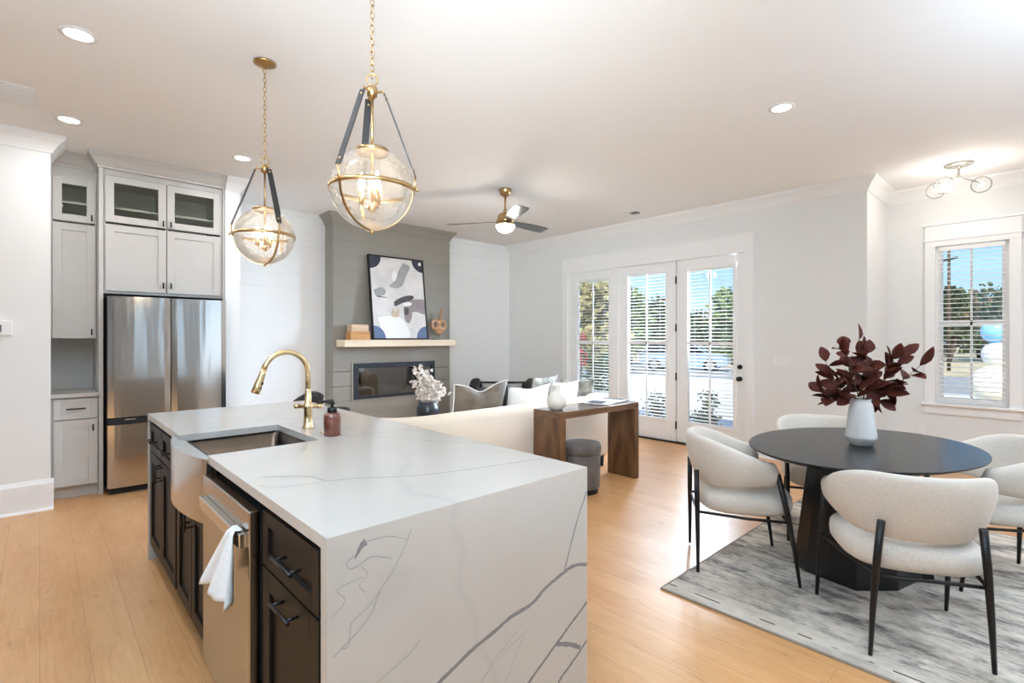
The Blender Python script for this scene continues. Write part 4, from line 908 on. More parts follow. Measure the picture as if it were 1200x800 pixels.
for d, g in (((Rv * 0.26 + Fv * 0.05 + Vector((0, 0, 0.07))), 0), ((Rv * -0.22 + Fv * -0.10 + Vector((0, 0, 0.015))), 1), ((Rv * -0.05 + Fv * 0.20 + Vector((0, 0, 0.055))), 2)):
    dd = Vector((d.x, d.y, 0)).normalized(); mb = MB(); mb.tube([(0, 0, 0.125), dd * 0.05 + Vector((0, 0, 0.118)), d - dd * 0.075 + Vector((0, 0, 0.03)), d - dd * 0.03 + Vector((0, 0, 0.008))], 0.0065, 10); mb.sphere(d - dd * 0.035 + Vector((0, 0, 0.008)), 0.017, 12, 8); mb.build('arm', M['nickel'], fl)
    mb = MB(); mb.sphere(d, 0.078, 28, 18); mb.build('globe', M['clear_globe'], fl)
    mb = MB(); mb.sphere(d, 0.026, 16, 10, (1, 1, 1.1)); mb.build('bulb', M['bulb_white'], fl)
lp = light('flush_glow', 'POINT', (0, 0, 0.03), 9, (1.0, 0.94, 0.86), 0.10); lp.parent = fl
mb = MB(); mb.box(-0.06, 0.06, -0.16, 0.16, -0.008, 0, 0.003)
for k in range(9): mb.box(-0.045, 0.045, -0.145 + k * 0.0345, -0.125 + k * 0.0345, -0.011, -0.008)
o = mb.build('ceiling_vent', M['white_plastic']); o.location = (5.72, 3.98, H); tag(o, 'white ceiling vent near the glass doors', 'vent')
mb = MB(); mb.box(-0.045, 0.045, -0.05, 0.05, -0.014, 0, 0.004); mb.box(-0.03, 0.03, -0.035, 0.035, -0.018, -0.014); o = mb.build('ceiling_sensor', M['screen']); o.location = (5.72, 3.76, H); tag(o, 'small grey ceiling sensor beside the white vent', 'sensor')
mb = MB(); mb.box(-0.46, 0.13, -0.18, 0.18, -0.010, 0, 0.004)
for k in range(12): mb.box(-0.43, 0.10, -0.155 + k * 0.0265, -0.14 + k * 0.0265, -0.014, -0.010)
o = mb.build('return_air_grille', M['white_plastic']); o.location = (-0.15, 4.78, H); tag(o, 'long white return air grille on the ceiling at far left', 'vent')

# ------------------------------------------------------------------ wall plates, thermostat
t = thing('thermostat', 'white thermostat with grey screen on the far left wall', 'thermostat', (-0.235, 5.625, 1.46), world=True)
mb = MB(); mb.box(-0.31, -0.158, 5.603, 5.625, 1.422, 1.538, 0.004); mb.build('body', M['white_plastic'], t)
mb = MB(); mb.box(-0.285, -0.218, 5.600, 5.603, 1.447, 1.503); mb.build('screen', M['screen'], t)
t = thing('light_switch', 'three-gang white light switch right of the glass doors', 'light switch', (XR, 2.125, 1.14), world=True)
mb = MB(); mb.box(XR - 0.007, XR, 2.04, 2.21, 1.08, 1.20, 0.003); mb.build('plate', M['white_plastic'], t)
for y in (2.078, 2.125, 2.172):
    mb = MB(); mb.box(XR - 0.012, XR - 0.007, y - 0.015, y + 0.015, 1.107, 1.173, 0.002); mb.build('rocker', M['white_plastic'], t)
t = thing('power_outlet', 'white power outlet under the dining nook window', 'outlet', (XN, 1.0, 0.40), world=True)
mb = MB(); mb.box(XN - 0.006, XN, 0.965, 1.037, 0.343, 0.459, 0.002); mb.build('plate', M['white_plastic'], t)
for z in (0.372, 0.43):
    mb = MB(); mb.box(XN - 0.010, XN - 0.006, 0.985, 1.017, z - 0.017, z + 0.017, 0.002); mb.build('socket', M['white_plastic'], t)

# ------------------------------------------------------------------ console, stool, small things
cs = thing('console_table', 'walnut waterfall console table behind the white sofa', 'console table', (3.83, 3.03, 0))
mb = MB(); mb.box(-0.565, 0.565, -0.17, 0.17, 0.70, 0.76, 0.003); mb.build('top', M['walnut_top'], cs)
for s in (-1, 1):
    mb = MB(); mb.box(s * 0.565, s * 0.50, -0.17, 0.17, 0, 0.6995, 0.003); mb.build('leg', M['walnut'], cs)
cs.rotation_euler.z = math.radians(-2.0)
st = thing('stool', 'round grey velvet stool tucked under the console', 'stool', (3.625, 2.955, 0))
mb = MB(); mb.lathe([(0.165, 0.05), (0.172, 0.06), (0.172, 0.345), (0.166, 0.352)], seg=36); mb.build('skirt', M['grey_velvet'], st)
mb = MB(); mb.lathe([(0.168, 0.352), (0.180, 0.362), (0.182, 0.42), (0.168, 0.447), (0.10, 0.458), (0.0005, 0.46)], seg=36); mb.build('seat', M['grey_velvet'], st)
mb = MB(); mb.lathe([(0.150, 0.0), (0.152, 0.05)], seg=36); mb.build('plinth', M['black_gap'], st)
o = MB(); o.lathe([(0.040, 0), (0.05, 0.004), (0.078, 0.03), (0.090, 0.07), (0.084, 0.11), (0.060, 0.145), (0.040, 0.158), (0.036, 0.165), (0.037, 0.205), (0.045, 0.218), (0.040, 0.218), (0.033, 0.205), (0.032, 0.165)], seg=32, capt=False)
o = o.build('ceramic_vase', M['bisque']); o.location = (3.385, 3.04, 0.76); tag(o, 'round bisque ceramic vase on left end of the console', 'vase')
bk = thing('open_book', 'open glossy book lying on right end of the console', 'book', (4.16, 3.07, 0.76), math.radians(12))
for s in (-1, 1):
    mb = MB(); rows = []
    for k in range(9):
        u = k / 8; x = s * u * 0.24; z = 0.004 + 0.016 * math.sin(PI * min(1, u * 1.1 + 0.05)) ** 0.6 * (1 - 0.5 * u)
        rows.append([(x, -0.14, z), (x, 0.14, z), (x, 0.14, 0.003), (x, -0.14, 0.003)])
    mb.quadmesh(rows, True, False, True); mb.build('pages', M['paper'] , bk)
mb = MB(); mb.box(-0.25, 0.25, -0.148, 0.148, 0, 0.003); mb.build('cover', M['paper_dark'], bk)
mb = MB(); mb.box(0.10, 0.215, -0.11, 0.10, 0.0145, 0.0165); mb.box(-0.2, -0.08, -0.05, 0.11, 0.0148, 0.017); mb.build('printed_picture', M['paper_dark'], bk)

# ------------------------------------------------------------------ sofa and cushions
sf = thing('sofa', 'long curved cream boucle sofa seen from behind', 'sofa', (3.4, 3.85, 0), world=True)
def sofa_path():
    P = [(4.70, 4.15)]
    P += [(4.70 - 0.0, 3.80)] + [(4.55 + 0.15 * math.cos(a), 3.515 - 0.15 * math.sin(a)) for a in [PI / 2 * k / 5 for k in range(6)]]
    P += [(4.2, 3.365), (3.8, 3.365), (3.4, 3.362), (3.0, 3.36), (2.8, 3.362)]
    P += [(2.66 - 0.56 * math.sin(a), 3.93 - 0.565 * math.cos(a)) for a in [PI / 2 * k / 9 for k in range(1, 10)]]
    P += [(2.09, 4.15), (2.12, 4.3)]; return P
SP = [Vector((x, y, 0)) for x, y in sofa_path()]; rows = []; L = [0]
for a, b in zip(SP[:-1], SP[1:]): L.append(L[-1] + (b - a).length)
for i, p in enumerate(SP):
    a = SP[max(0, i - 1)]; b = SP[min(len(SP) - 1, i + 1)]; tg = (b - a).normalized(); nin = Vector((tg.y, -tg.x, 0))
    s = L[i] / L[-1]; top = 0.772 - 0.10 * max(0, (s - 0.70) / 0.30) ** 1.3; 
    if i == 0 or i == len(SP) - 1: top -= 0.05
    sec = [(0.03, 0.10), (0.0, 0.16), (-0.012, 0.40), (0.0, top - 0.07), (0.025, top - 0.022), (0.075, top), (0.135, top - 0.005), (0.185, top - 0.045), (0.205, top - 0.12), (0.21, 0.40), (0.21, 0.10)]
    rows.append([p + nin * d + Vector((0, 0, z)) for d, z in sec])
mb = MB(); mb.sm = True; mb.quadmesh(rows, True, False, True); mb.build('back', M['boucle'], sf)
mb = MB(); mb.superell((3.42, 3.95, 0.255), 1.16, 0.44, 0.155, 0.25, 0.25, 40, 16); mb.build('seat_base', M['boucle'], sf)
for xc in (2.86, 3.98):
    mb = MB(); mb.superell((xc, 3.98, 0.435), 0.56, 0.40, 0.075, 0.45, 0.22, 36, 14); mb.build('seat_cushion', M['boucle'], sf)
for x, y in ((4.52, 3.40), (2.6, 3.45), (4.5, 4.3), (2.5, 4.3)):
    mb = MB(); mb.cyl((x, y, 0), 0.022, 0.105, 12, r2=0.028); mb.build('foot', M['black'], sf)
def pillow_mb(w, h, t, dog=0.07, n=16, sag=0.0):
    mb = MB(); mb.sm = True
    def pt(u, v, s):
        e = (max(0, 1 - abs(u) ** 2.4) * max(0, 1 - abs(v) ** 2.4)) ** 0.55
        x = u * w / 2 * (1 - dog * (1 - v * v)); z = v * h / 2 * (1 - dog * 1.3 * (1 - u * u)) - sag * max(0, v) ** 2 * math.exp(-(u / 0.42) ** 2)
        return (x, s * t / 2 * e, z + h / 2)
    for s in (1, -1): mb.quadmesh([[pt(-1 + 2 * i / n, -1 + 2 * j / n, s) for i in range(n + 1)] for j in range(n + 1)])
    bmesh.ops.remove_doubles(mb.bm, verts=mb.bm.verts[:], dist=0.0008)
    edge = [pt(-1 + 2 * k / n, 1, 0) for k in range(n)] + [pt(1, 1 - 2 * k / n, 0) for k in range(n)] + [pt(1 - 2 * k / n, -1, 0) for k in range(n)] + [pt(-1, -1 + 2 * k / n, 0) for k in range(n)]
    return mb, edge
def pillow(x, y, z, w, h, t, lean, yaw, m, label, piping=None, roll=0, name='throw_pillow', sag=0.0):
    T = thing(name, label, 'pillow', (x, y, z), math.radians(yaw), 'sofa pillows'); R = Matrix.Rotation(math.radians(lean), 4, 'X') @ Matrix.Rotation(math.radians(roll), 4, 'Y')
    mb, edge = pillow_mb(w, h, t, sag=sag); mb.rotate(R).build('cover', m, T)
    if piping: mb = MB(); mb.tube(edge, 0.006, 8, closed=True); mb.rotate(R).build('piping', piping, T)
    return T
M['pat'] = mat('grey_print_fabric', (0.26, 0.25, 0.22), 0.9, noise=0.9, nscale=7)
SZ = 0.505
pillow(2.975, 3.70, SZ, 0.66, 0.50, 0.17, 12, 3, M['taupe_velvet'], 'taupe velvet pillow with pale edge at left end of sofa', M['white_fab'], sag=0.07)
pillow(3.245, 3.83, SZ, 0.46, 0.44, 0.14, 12, -4, M['charcoal_fab'], 'dark pillow peeking out between taupe and white pillows')
pillow(3.62, 3.70, SZ, 0.60, 0.43, 0.17, 12, 0, M['white_fab'], 'white pillow right of the taupe velvet pillow', sag=0.02)
pillow(4.16, 3.70, SZ, 0.46, 0.44, 0.16, 12, 0, M['white_fab'], 'white pillow behind the bisque vase')
pillow(4.16, 3.99, SZ, 0.46, 0.475, 0.14, 10, 6, M['pat'], 'grey print pillow mostly hidden behind second white pillow')
pillow(4.55, 3.79, SZ, 0.40, 0.44, 0.16, 14, -38, M['pat'], 'grey and white print pillow at the right end of sofa')

# armchair beyond the sofa, near the corner
ac = thing('armchair', 'low charcoal armchair with rounded arms in the far corner', 'armchair', (5.10, 5.68, 0), math.radians(-46)); ac.scale = (0.96, 0.96, 0.935)
mb = MB(); mb.box(-0.46, 0.46, 0.20, 0.30, 0.20, 0.775, 0.03, 3); mb.build('back', M['charcoal_fab'], ac)
for s in (-1, 1):
    mb = MB(); mb.tube([(s * 0.42, -0.34, 0.60), (s * 0.43, -0.10, 0.70), (s * 0.44, 0.12, 0.755), (s * 0.44, 0.30, 0.76)], [0.075, 0.085, 0.085, 0.07], 14); mb.box(s * 0.36, s * 0.49, -0.36, 0.30, 0.16, 0.62, 0.03, 3); mb.build('arm', M['charcoal_fab'], ac)
mb = MB(); mb.box(-0.355, 0.355, -0.38, 0.20, 0.18, 0.42, 0.05, 3); mb.build('seat', M['charcoal_fab'], ac)
for x in (-0.42, 0.42):
    for y in (-0.3, 0.24): 
        mb = MB(); mb.cyl((x, y, 0), 0.018, 0.165, 10, r2=0.024); mb.build('leg', M['black'], ac)
T = thing('back_cushion', 'pale greige cushion resting in charcoal armchair', 'cushion', (5.14, 5.74, 0.395), math.radians(-46))
mb, _ = pillow_mb(0.64, 0.32, 0.14, 0.04); mb.rotate(Matrix.Rotation(math.radians(-12), 4, 'X')).build('cover', M['greige_fab'], T)

# side table with dark vase of blossom
sd = thing('side_table', 'small round white side table by the fireplace', 'table', (3.20, 4.82, 0))
mb = MB(); mb.lathe([(0.24, 0.405), (0.25, 0.41), (0.25, 0.435), (0.245, 0.44)], seg=40); mb.build('top', M['ceramic'], sd)
mb = MB(); mb.lathe([(0.17, 0.0), (0.17, 0.015), (0.06, 0.05), (0.045, 0.2), (0.06, 0.38), (0.09, 0.404)], seg=32); mb.build('pedestal', M['black'], sd)
vs = thing('dark_vase', 'glossy dark blue round vase on the white side table', 'vase', (3.20, 4.82, 0.44))
mb = MB(); mb.lathe([(0.06, 0), (0.07, 0.004), (0.115, 0.06), (0.132, 0.13), (0.125, 0.19), (0.105, 0.225), (0.10, 0.235), (0.108, 0.25), (0.10, 0.25), (0.092, 0.232), (0.10, 0.21)], seg=36, capt=False); mb.build('body', M['dark_ceramic'], vs)
fw = thing('blossom_bouquet', 'bouquet of pale cream blossom branches in the dark vase', 'flowers', (3.20, 4.82, 0.56))
Rv = Vector((0.731, -0.682, 0)); Fv = Vector((0.682, 0.731, 0)); UZ = Vector((0, 0, 1))
ms, mp = MB(), MB(); r = random.Random(21)
ends = [(-0.10, 0.50), (-0.04, 0.44), (0.00, 0.36), (-0.13, 0.34), (0.06, 0.36), (0.10, 0.30), (0.13, 0.20), (0.24, 0.22), (0.03, 0.24), (-0.08, 0.24), (0.15, 0.27), (-0.05, 0.30), (0.08, 0.20)]
for ex, ez in ends:
    e = Rv * ex + Fv * r.uniform(-0.10, 0.10) + UZ * ez; P = catmull([Vector((0, 0, 0)), Rv * ex * 0.25 + UZ * ez * 0.5, e], 8); ms.tube(P, 0.003, 5)
    thin = ex > 0.2
    for k in range(5, len(P)):
        for q_ in range(1 if thin else 3):
            c = P[k] + Vector((r.gauss(0, 1), r.gauss(0, 1), r.gauss(0, 1))) * (0.010 if thin else 0.026); s = r.uniform(0.6, 1.2) * (0.6 if thin else 1)
            for pt in range(5):
                d = Vector((r.gauss(0, 1), r.gauss(0, 1), r.gauss(0, 1) + 0.4)).normalized(); mp.leaf(c, d, Vector((r.gauss(0, 1), r.gauss(0, 1), r.gauss(0, 1))), 0.042 * s, 0.034 * s, 0.25, 0.1)
ms.build('stems', M['stem'], fw); mp.build('blossoms', M['petal'], fw)

# sling chair and low pouf beyond the island
sl = thing('sling_chair', 'black metal sling lounge chair behind the island and faucet', 'chair', (1.93, 5.35, 0), math.radians(20))
for s in (-1, 1):
    mb = MB(); mb.tube(catmull([(s * 0.27, 0.30, 0.012), (s * 0.25, 0.10, 0.40), (s * 0.23, -0.12, 0.70), (s * 0.225, -0.14, 0.75)], 6), 0.011, 8); mb.tube([(s * 0.27, -0.28, 0.012), (s * 0.255, 0.0, 0.36), (s * 0.27, 0.34, 0.46)], 0.011, 8); mb.build('leg', M['black'], sl)
mb = MB(); mb.sm = True; rows = []
prof = catmull([(0, -0.15, 0.76), (0, -0.12, 0.70), (0, -0.05, 0.60), (0, 0.04, 0.42), (0, 0.16, 0.36), (0, 0.34, 0.44)], 5)
for p in prof: rows.append([(u * 0.235, p.y - 0.05 * (1 - u * u), p.z + (0.16 * (1 - u * u) + 0.05 * u) * max(0, (p.z - 0.55) / 0.32) - 0.03 * (1 - u * u) * (1 - max(0, (p.z - 0.55) / 0.32))) for u in (-1, -0.75, -0.5, -0.25, 0, 0.25, 0.5, 0.75, 1)])
mb.quadmesh(rows); o = mb.build('sling', M['leather'], sl); md = o.modifiers.new('thick', 'SOLIDIFY'); md.thickness = 0.006
pf = thing('pouf', 'low round charcoal pouf in front of the fireplace', 'pouf', (2.40, 5.35, 0))
mb = MB(); mb.superell((0, 0, 0.32), 0.13, 0.13, 0.32, 0.3, 1.0, 32, 16); mb.build('cover', M['charcoal_fab'], pf)

# ------------------------------------------------------------------ rug, dining table, chairs
RX0, RX1, RY0, RY1 = 2.53, 5.00, -1.3, 1.50
rg = thing('area_rug', 'grey distressed area rug under the dining table', 'rug', (3.76, 0.1, 0), world=True)
mb = MB(); mb.box(RX0 + 0.012, RX1 - 0.012, RY0 + 0.012, RY1 - 0.012, 0.0005, 0.010); 
mb.build('pile', M['rug'], rg)
mb = MB()
for a, b, c, d in ((RX0, RX0 + 0.012, RY0, RY1), (RX1 - 0.012, RX1, RY0, RY1), (RX0 + 0.012, RX1 - 0.012, RY0, RY0 + 0.012), (RX0 + 0.012, RX1 - 0.012, RY1 - 0.012, RY1)): mb.box(a, b, c, d, 0.0005, 0.011, 0.003)
mb.build('binding', M['rug_edge'], rg)
TC = Vector((3.585, 0.785)); TA = math.radians(-9.5)
tb = thing('dining_table', 'oval black dining table with faceted pedestal on the rug', 'table', (TC.x, TC.y, 0.011))
def ell(a, b, z, n=72): return [(a * math.cos(2 * PI * k / n) * math.cos(TA) - b * math.sin(2 * PI * k / n) * math.sin(TA), a * math.cos(2 * PI * k / n) * math.sin(TA) + b * math.sin(2 * PI * k / n) * math.cos(TA), z) for k in range(n)]
mb = MB(); mb.quadmesh([ell(0.69, 0.51, 0.722), ell(0.728, 0.549, 0.738), ell(0.735, 0.556, 0.742), ell(0.735, 0.556, 0.747), ell(0.732, 0.553, 0.749)], True, False, True); mb.build('top', M['table'], tb)
oc = [(-0.17, 0.297), (-0.235, 0.215), (-0.262, 0.10), (-0.285, -0.04), (-0.125, -0.19), (0.13, -0.252)]; oc += [(-x, -y) for x, y in oc]
mb = MB(); mb.frustum([(x * 1.06, y * 1.06, 0) for x, y in oc], [(x * 0.80, y * 0.80, 0.7215) for x, y in oc]); mb.build('pedestal', M['table_base'], tb)

def chair(loc, rz, label):
    t = thing('dining_chair', label, 'chair', loc, rz, 'barrel-back dining chairs')
    # padded barrel back: U path, back at -y, arms forward
    path = [(-0.275, 0.17), (-0.285, 0.06), (-0.283, -0.04)] + [(0.28 * -math.cos(a), -0.05 - 0.205 * math.sin(a)) for a in [PI * k / 14 for k in range(1, 14)]] + [(0.283, -0.04), (0.285, 0.06), (0.275, 0.17)]
    path = [(p.x, p.y) for p in catmull([(a, b, 0) for a, b in path], 3)]
    n = len(path); rows = []; seg = 20
    dist = [0.0]
    for i in range(1, n): dist.append(dist[-1] + math.dist(path[i], path[i - 1]))
    sm_ = lambda e0, e1, x: (lambda k: k * k * (3 - 2 * k))(max(0, min(1, (x - e0) / (e1 - e0))))
    for i, (px, py) in enumerate(path):
        s = abs(2 * dist[i] / dist[-1] - 1); a = path[max(0, i - 1)]; b = path[min(n - 1, i + 1)]
        tg = Vector((b[0] - a[0], b[1] - a[1], 0)).normalized(); no = Vector((tg.y, -tg.x, 0))
        if no.dot(Vector((px, py + 0.0, 0))) < 0: no = -no
        top = 0.80 - 0.125 * sm_(0.30, 1.0, s); bot = 0.495 + 0.045 * sm_(0.3, 1.0, s); th = 0.036 - 0.004 * s
        capf = 1.0 if s < 0.94 else max(0.08, math.sqrt(max(0, 1 - ((s - 0.94) / 0.06) ** 2)))
        h2 = (top - bot) / 2; zc = (top + bot) / 2; out = 0.042 * (1 - 0.7 * sm_(0.3, 1, s)); row = []
        for k in range(seg):
            an = 2 * PI * k / seg; ca, sa = math.cos(an), math.sin(an)
            u = math.copysign(abs(ca) ** 0.75, ca); v = math.copysign(abs(sa) ** 0.75, sa)
            row.append(Vector((px * 0.94, py, zc)) + no * (u * th * capf + v * out * 0.9 + 0.010 * (1 - v * v)) + Vector((0, 0, v * h2 * capf)))
        rows.append(row)
    mb = MB(); mb.sm = True; mb.quadmesh(rows, True, False, True); mb.build('backrest', M['linen'], t)
    mb = MB(); mb.superell((0, 0.01, 0.420), 0.276, 0.266, 0.074, 0.55, 0.62, 44, 16); mb.build('seat', M['linen'], t)
    for s in (-1, 1):
        mb = MB(); mb.tube([(s * 0.292, 0.262, 0), (s * 0.288, 0.235, 0.20), (s * 0.285, 0.20, 0.40), (s * 0.282, 0.150, 0.622)], [0.0085, 0.0125, 0.0155, 0.0155], 12); mb.build('leg', M['black'], t)
        mb = MB(); mb.tube([(s * 0.222, -0.268, 0), (s * 0.212, -0.268, 0.20), (s * 0.198, -0.270, 0.42), (s * 0.182, -0.272, 0.595)], [0.0085, 0.0125, 0.0155, 0.0155], 12); mb.build('leg', M['black'], t)
    mb = MB()
    for s in (-1, 1): mb.tube([(s * 0.286, 0.205, 0.352), (s * 0.25, 0.0, 0.345), (s * 0.202, -0.268, 0.352)], 0.0085, 8)
    mb.tube([(-0.286, 0.205, 0.352), (0.286, 0.205, 0.352)], 0.0085, 8); mb.tube([(-0.202, -0.268, 0.352), (0.202, -0.268, 0.352)], 0.0085, 8); mb.build('seat_frame', M['black'], t)
    return t
face_to = lambda dx, dy: math.atan2(dy, dx) - PI / 2
cz = 0.012
c0 = chair((3.195, 1.345, cz), face_to(0.55, -0.83), 'oatmeal dining chair left of the table, closest to the console')
c1 = dup(c0, (3.005, 0.495, cz), face_to(0.85, 0.50), 'oatmeal dining chair nearest the camera with its back turned')
c2 = dup(c0, (4.08, 0.27, cz), face_to(-0.50, 0.86), 'oatmeal dining chair cut by the right edge of the photo')
c3 = dup(c0, (4.13, 1.12, cz), face_to(-0.87, -0.49), 'oatmeal dining chair on the far side behind the table')

# table vase and burgundy branches
VX, VY, VZ = 3.60, 0.79, 0.7605
mb = MB(); mb.lathe([(0.052, 0), (0.057, 0.002), (0.079, 0.043), (0.081, 0.048), (0.081, 0.054), (0.074, 0.12), (0.066, 0.20), (0.062, 0.228), (0.056, 0.248), (0.050, 0.260), (0.050, 0.27), (0.054, 0.276), (0.047, 0.276), (0.043, 0.262), (0.052, 0.24)], seg=40, capt=False)
o = mb.build('white_vase', M['ceramic']); o.location = (VX, VY, VZ); tag(o, 'tall white ceramic vase on the dining table', 'vase')
bq = thing('leaf_bouquet', 'burgundy leafy branches standing in tall white table vase', 'foliage', (VX, VY, VZ + 0.20)); bq.scale = (0.84, 0.84, 0.84)
ms, ml = MB(), MB(); r = random.Random(11)
branches = [((-0.05, 0.0), (-0.20, 0.24)), ((-0.06, 0.0), (-0.22, 0.12)), ((-0.07, 0.0), (-0.215, 0.34)), ((-0.02, 0.0), (-0.05, 0.44)), ((0.0, 0.0), (0.02, 0.50)), ((0.03, 0.0), (0.07, 0.40)), ((0.06, 0.0), (0.22, 0.36)), ((0.07, 0.0), (0.33, 0.32)), ((0.06, 0.0), (0.25, 0.22)), ((0.05, 0.0), (0.24, 0.12)), ((-0.03, 0.0), (-0.10, 0.20)), ((0.02, 0.0), (0.12, 0.26)), ((-0.02, 0.0), (-0.14, 0.40)), ((0.04, 0.0), (0.30, 0.38))]
cnt = [6, 9, 3, 10, 4, 11, 9, 7, 10, 9, 11, 11, 8, 5]
for (m_, e_), nl in zip(branches, cnt):
    dp = r.uniform(-0.13, 0.13); e = Rv * e_[0] + Fv * dp + UZ * e_[1]; P = catmull([Vector((0, 0, 0.0)), Rv * m_[0] * 0.5 + UZ * 0.08, Rv * (m_[0] + e_[0] * 0.45) + Fv * dp * 0.5 + UZ * e_[1] * 0.62, e], 8); ms.tube(P, [0.0035 - 0.00008 * k for k in range(len(P))], 6)
    for k in range(nl):
        i = len(P) - 1 - int(k * 15 / nl); p = P[i]; tg = (P[i] - P[i - 1]).normalized(); side = Vector((r.gauss(0, 1), r.gauss(0, 1), r.gauss(0, 0.6))).normalized()
        d = (tg * (1.0 if k == 0 else 0.45) + side * (0.25 if k == 0 else 0.8)).normalized(); q_ = p + d * 0.014; ms.tube([p, q_], 0.0016, 5)
        ml.leaf(q_, d, Vector((r.gauss(0, 0.6), r.gauss(0, 0.6), 0.8)) - Fv * 0.5, r.uniform(0.105, 0.155), r.uniform(0.068, 0.092), 0.16, r.uniform(0.0, 0.25))
d = (Rv * 1 - UZ * 0.45).normalized(); ms.tube(catmull([(0, 0, 0.0), Rv * 0.04 + UZ * 0.075, Rv * 0.10 + UZ * 0.09, Rv * 0.165 + UZ * 0.045], 6), 0.004, 6)
ms.build('stems', M['stem'], bq); o = ml.build('leaves', M['burg'], bq); md = o.modifiers.new('thick', 'SOLIDIFY'); md.thickness = 0.0012

# ------------------------------------------------------------------ outdoors
GZ = -0.35
M['conc'] = mat('concrete_drive', (0.62, 0.63, 0.64), 0.9, noise=0.06, nscale=2)
M['dry'] = mat('dry_grass', (0.46, 0.38, 0.24), 1.0, noise=0.25, nscale=0.8)
M['asph'] = mat('asphalt', (0.26, 0.26, 0.27), 0.9, noise=0.1, nscale=2)
mb = MB(); mb.box(XN + 0.3, 21, -30, 40, GZ - 0.2, GZ); mb.box(XR + 0.162, XN + 0.3, 1.475, 40, GZ - 0.2, GZ); struct(mb, 'floor_patio', M['conc'], 'pale concrete drive outside the glass doors')
mb = MB(); mb.box(21, 30, -40, 60, GZ - 0.2, GZ); struct(mb, 'floor_road', M['asph'], 'grey road beyond the drive')
mb = MB(); mb.box(30, 130, -110, 130, GZ - 0.2, GZ + 0.01); struct(mb, 'floor_field', M['dry'], 'dry tan field beyond the road')
mb = MB(); mb.box(XN + 1.6, 20.5, -9, 0.95, GZ, GZ + 0.03); one(mb, 'lawn', mat('tan_lawn', (0.52, 0.42, 0.25), 1.0, noise=0.2, nscale=1.5), 'tan dry lawn outside the dining nook window', 'lawn', (14, -4, GZ))
LEAF = {'yellow': mat('yellow_green_leaf', (0.33, 0.29, 0.13), 0.8, noise=0.4, nscale=3), 'green': mat('green_leaf', (0.13, 0.19, 0.06), 0.8, noise=0.5, nscale=3), 'dark': mat('dark_green_leaf', (0.055, 0.085, 0.035), 0.8, noise=0.5, nscale=3),
        'brown': mat('bronze_leaf', (0.24, 0.17, 0.08), 0.8, noise=0.4, nscale=3), 'red': mat('red_leaf', (0.36, 0.05, 0.05), 0.8, noise=0.4, nscale=3)}
M['bark'] = mat('bark', (86, 70, 58), 0.95, noise=0.2, nscale=8)
def tree(x, y, h, w, kind, label, nleaf=900, name='tree', cat='tree', z=GZ, low=0.3, ls=0.30, seed=None):
    r = random.Random(seed if seed is not None else int(x * 31 + y * 17)); t = thing(name, label, cat, (x, y, z))
    mb = MB(); mb.tube(catmull([(0, 0, 0), (r.uniform(-.1, .1) * w, r.uniform(-.1, .1) * w, h * 0.35), (0, 0, h * 0.8)], 4), [0.05 * h / 2 * (1 - k / 14) + 0.01 for k in range(9)], 8)
    for k in range(5):
        a = r.uniform(0, 2 * PI); mb.tube([(0, 0, h * r.uniform(0.25, 0.5)), (math.cos(a) * w * 0.32, math.sin(a) * w * 0.32, h * r.uniform(0.6, 0.85))], [0.014 * h, 0.004 * h], 6)
    mb.build('trunk', M['bark'], t)
    mb = MB(); blobs = [(r.uniform(-.3, .3) * w, r.uniform(-.3, .3) * w, h * (low + (1 - low) * r.uniform(0.15, 0.85)), r.uniform(0.22, 0.36)) for _ in range(12)]
    blobs += [(0, 0, h * 0.86, 0.24), (0, 0, h * (low + 0.2), 0.4)]
    for k in range(nleaf):
        bx, by, bz, br = blobs[k % len(blobs)]; d = Vector((r.gauss(0, 1), r.gauss(0, 1), r.gauss(0, 1))).normalized() * (r.random() ** 0.35)
        p = Vector((bx, by, bz)) + Vector((d.x * br * w, d.y * br * w, d.z * min(br * w, h * (1 - low) * 0.3)))
        if p.z < 0.05: p.z = 0.05 + 0.1 * r.random()
        n = Vector((r.gauss(0, 1), r.gauss(0, 1), r.gauss(0, 1))).normalized(); u = n.orthogonal().normalized(); v = n.cross(u); s = ls * r.uniform(0.6, 1.3)
        vs = [mb.bm.verts.new(p + u * s * a + v * s * b * 0.6) for a, b in ((-0.5, 0), (-0.15, -0.5), (0.35, -0.35), (0.5, 0), (0.2, 0.5), (-0.3, 0.4))]
        mb.bm.faces.new(vs)
    mb.build('crown', LEAF[kind], t); return t
def at(u, d):   # ground position seen at image column u, at forward distance d
    a = (u - 600) / F_PX; return (d * (math.sin(YAW) + a * math.cos(YAW)), d * (math.cos(YAW) - a * math.sin(YAW)))
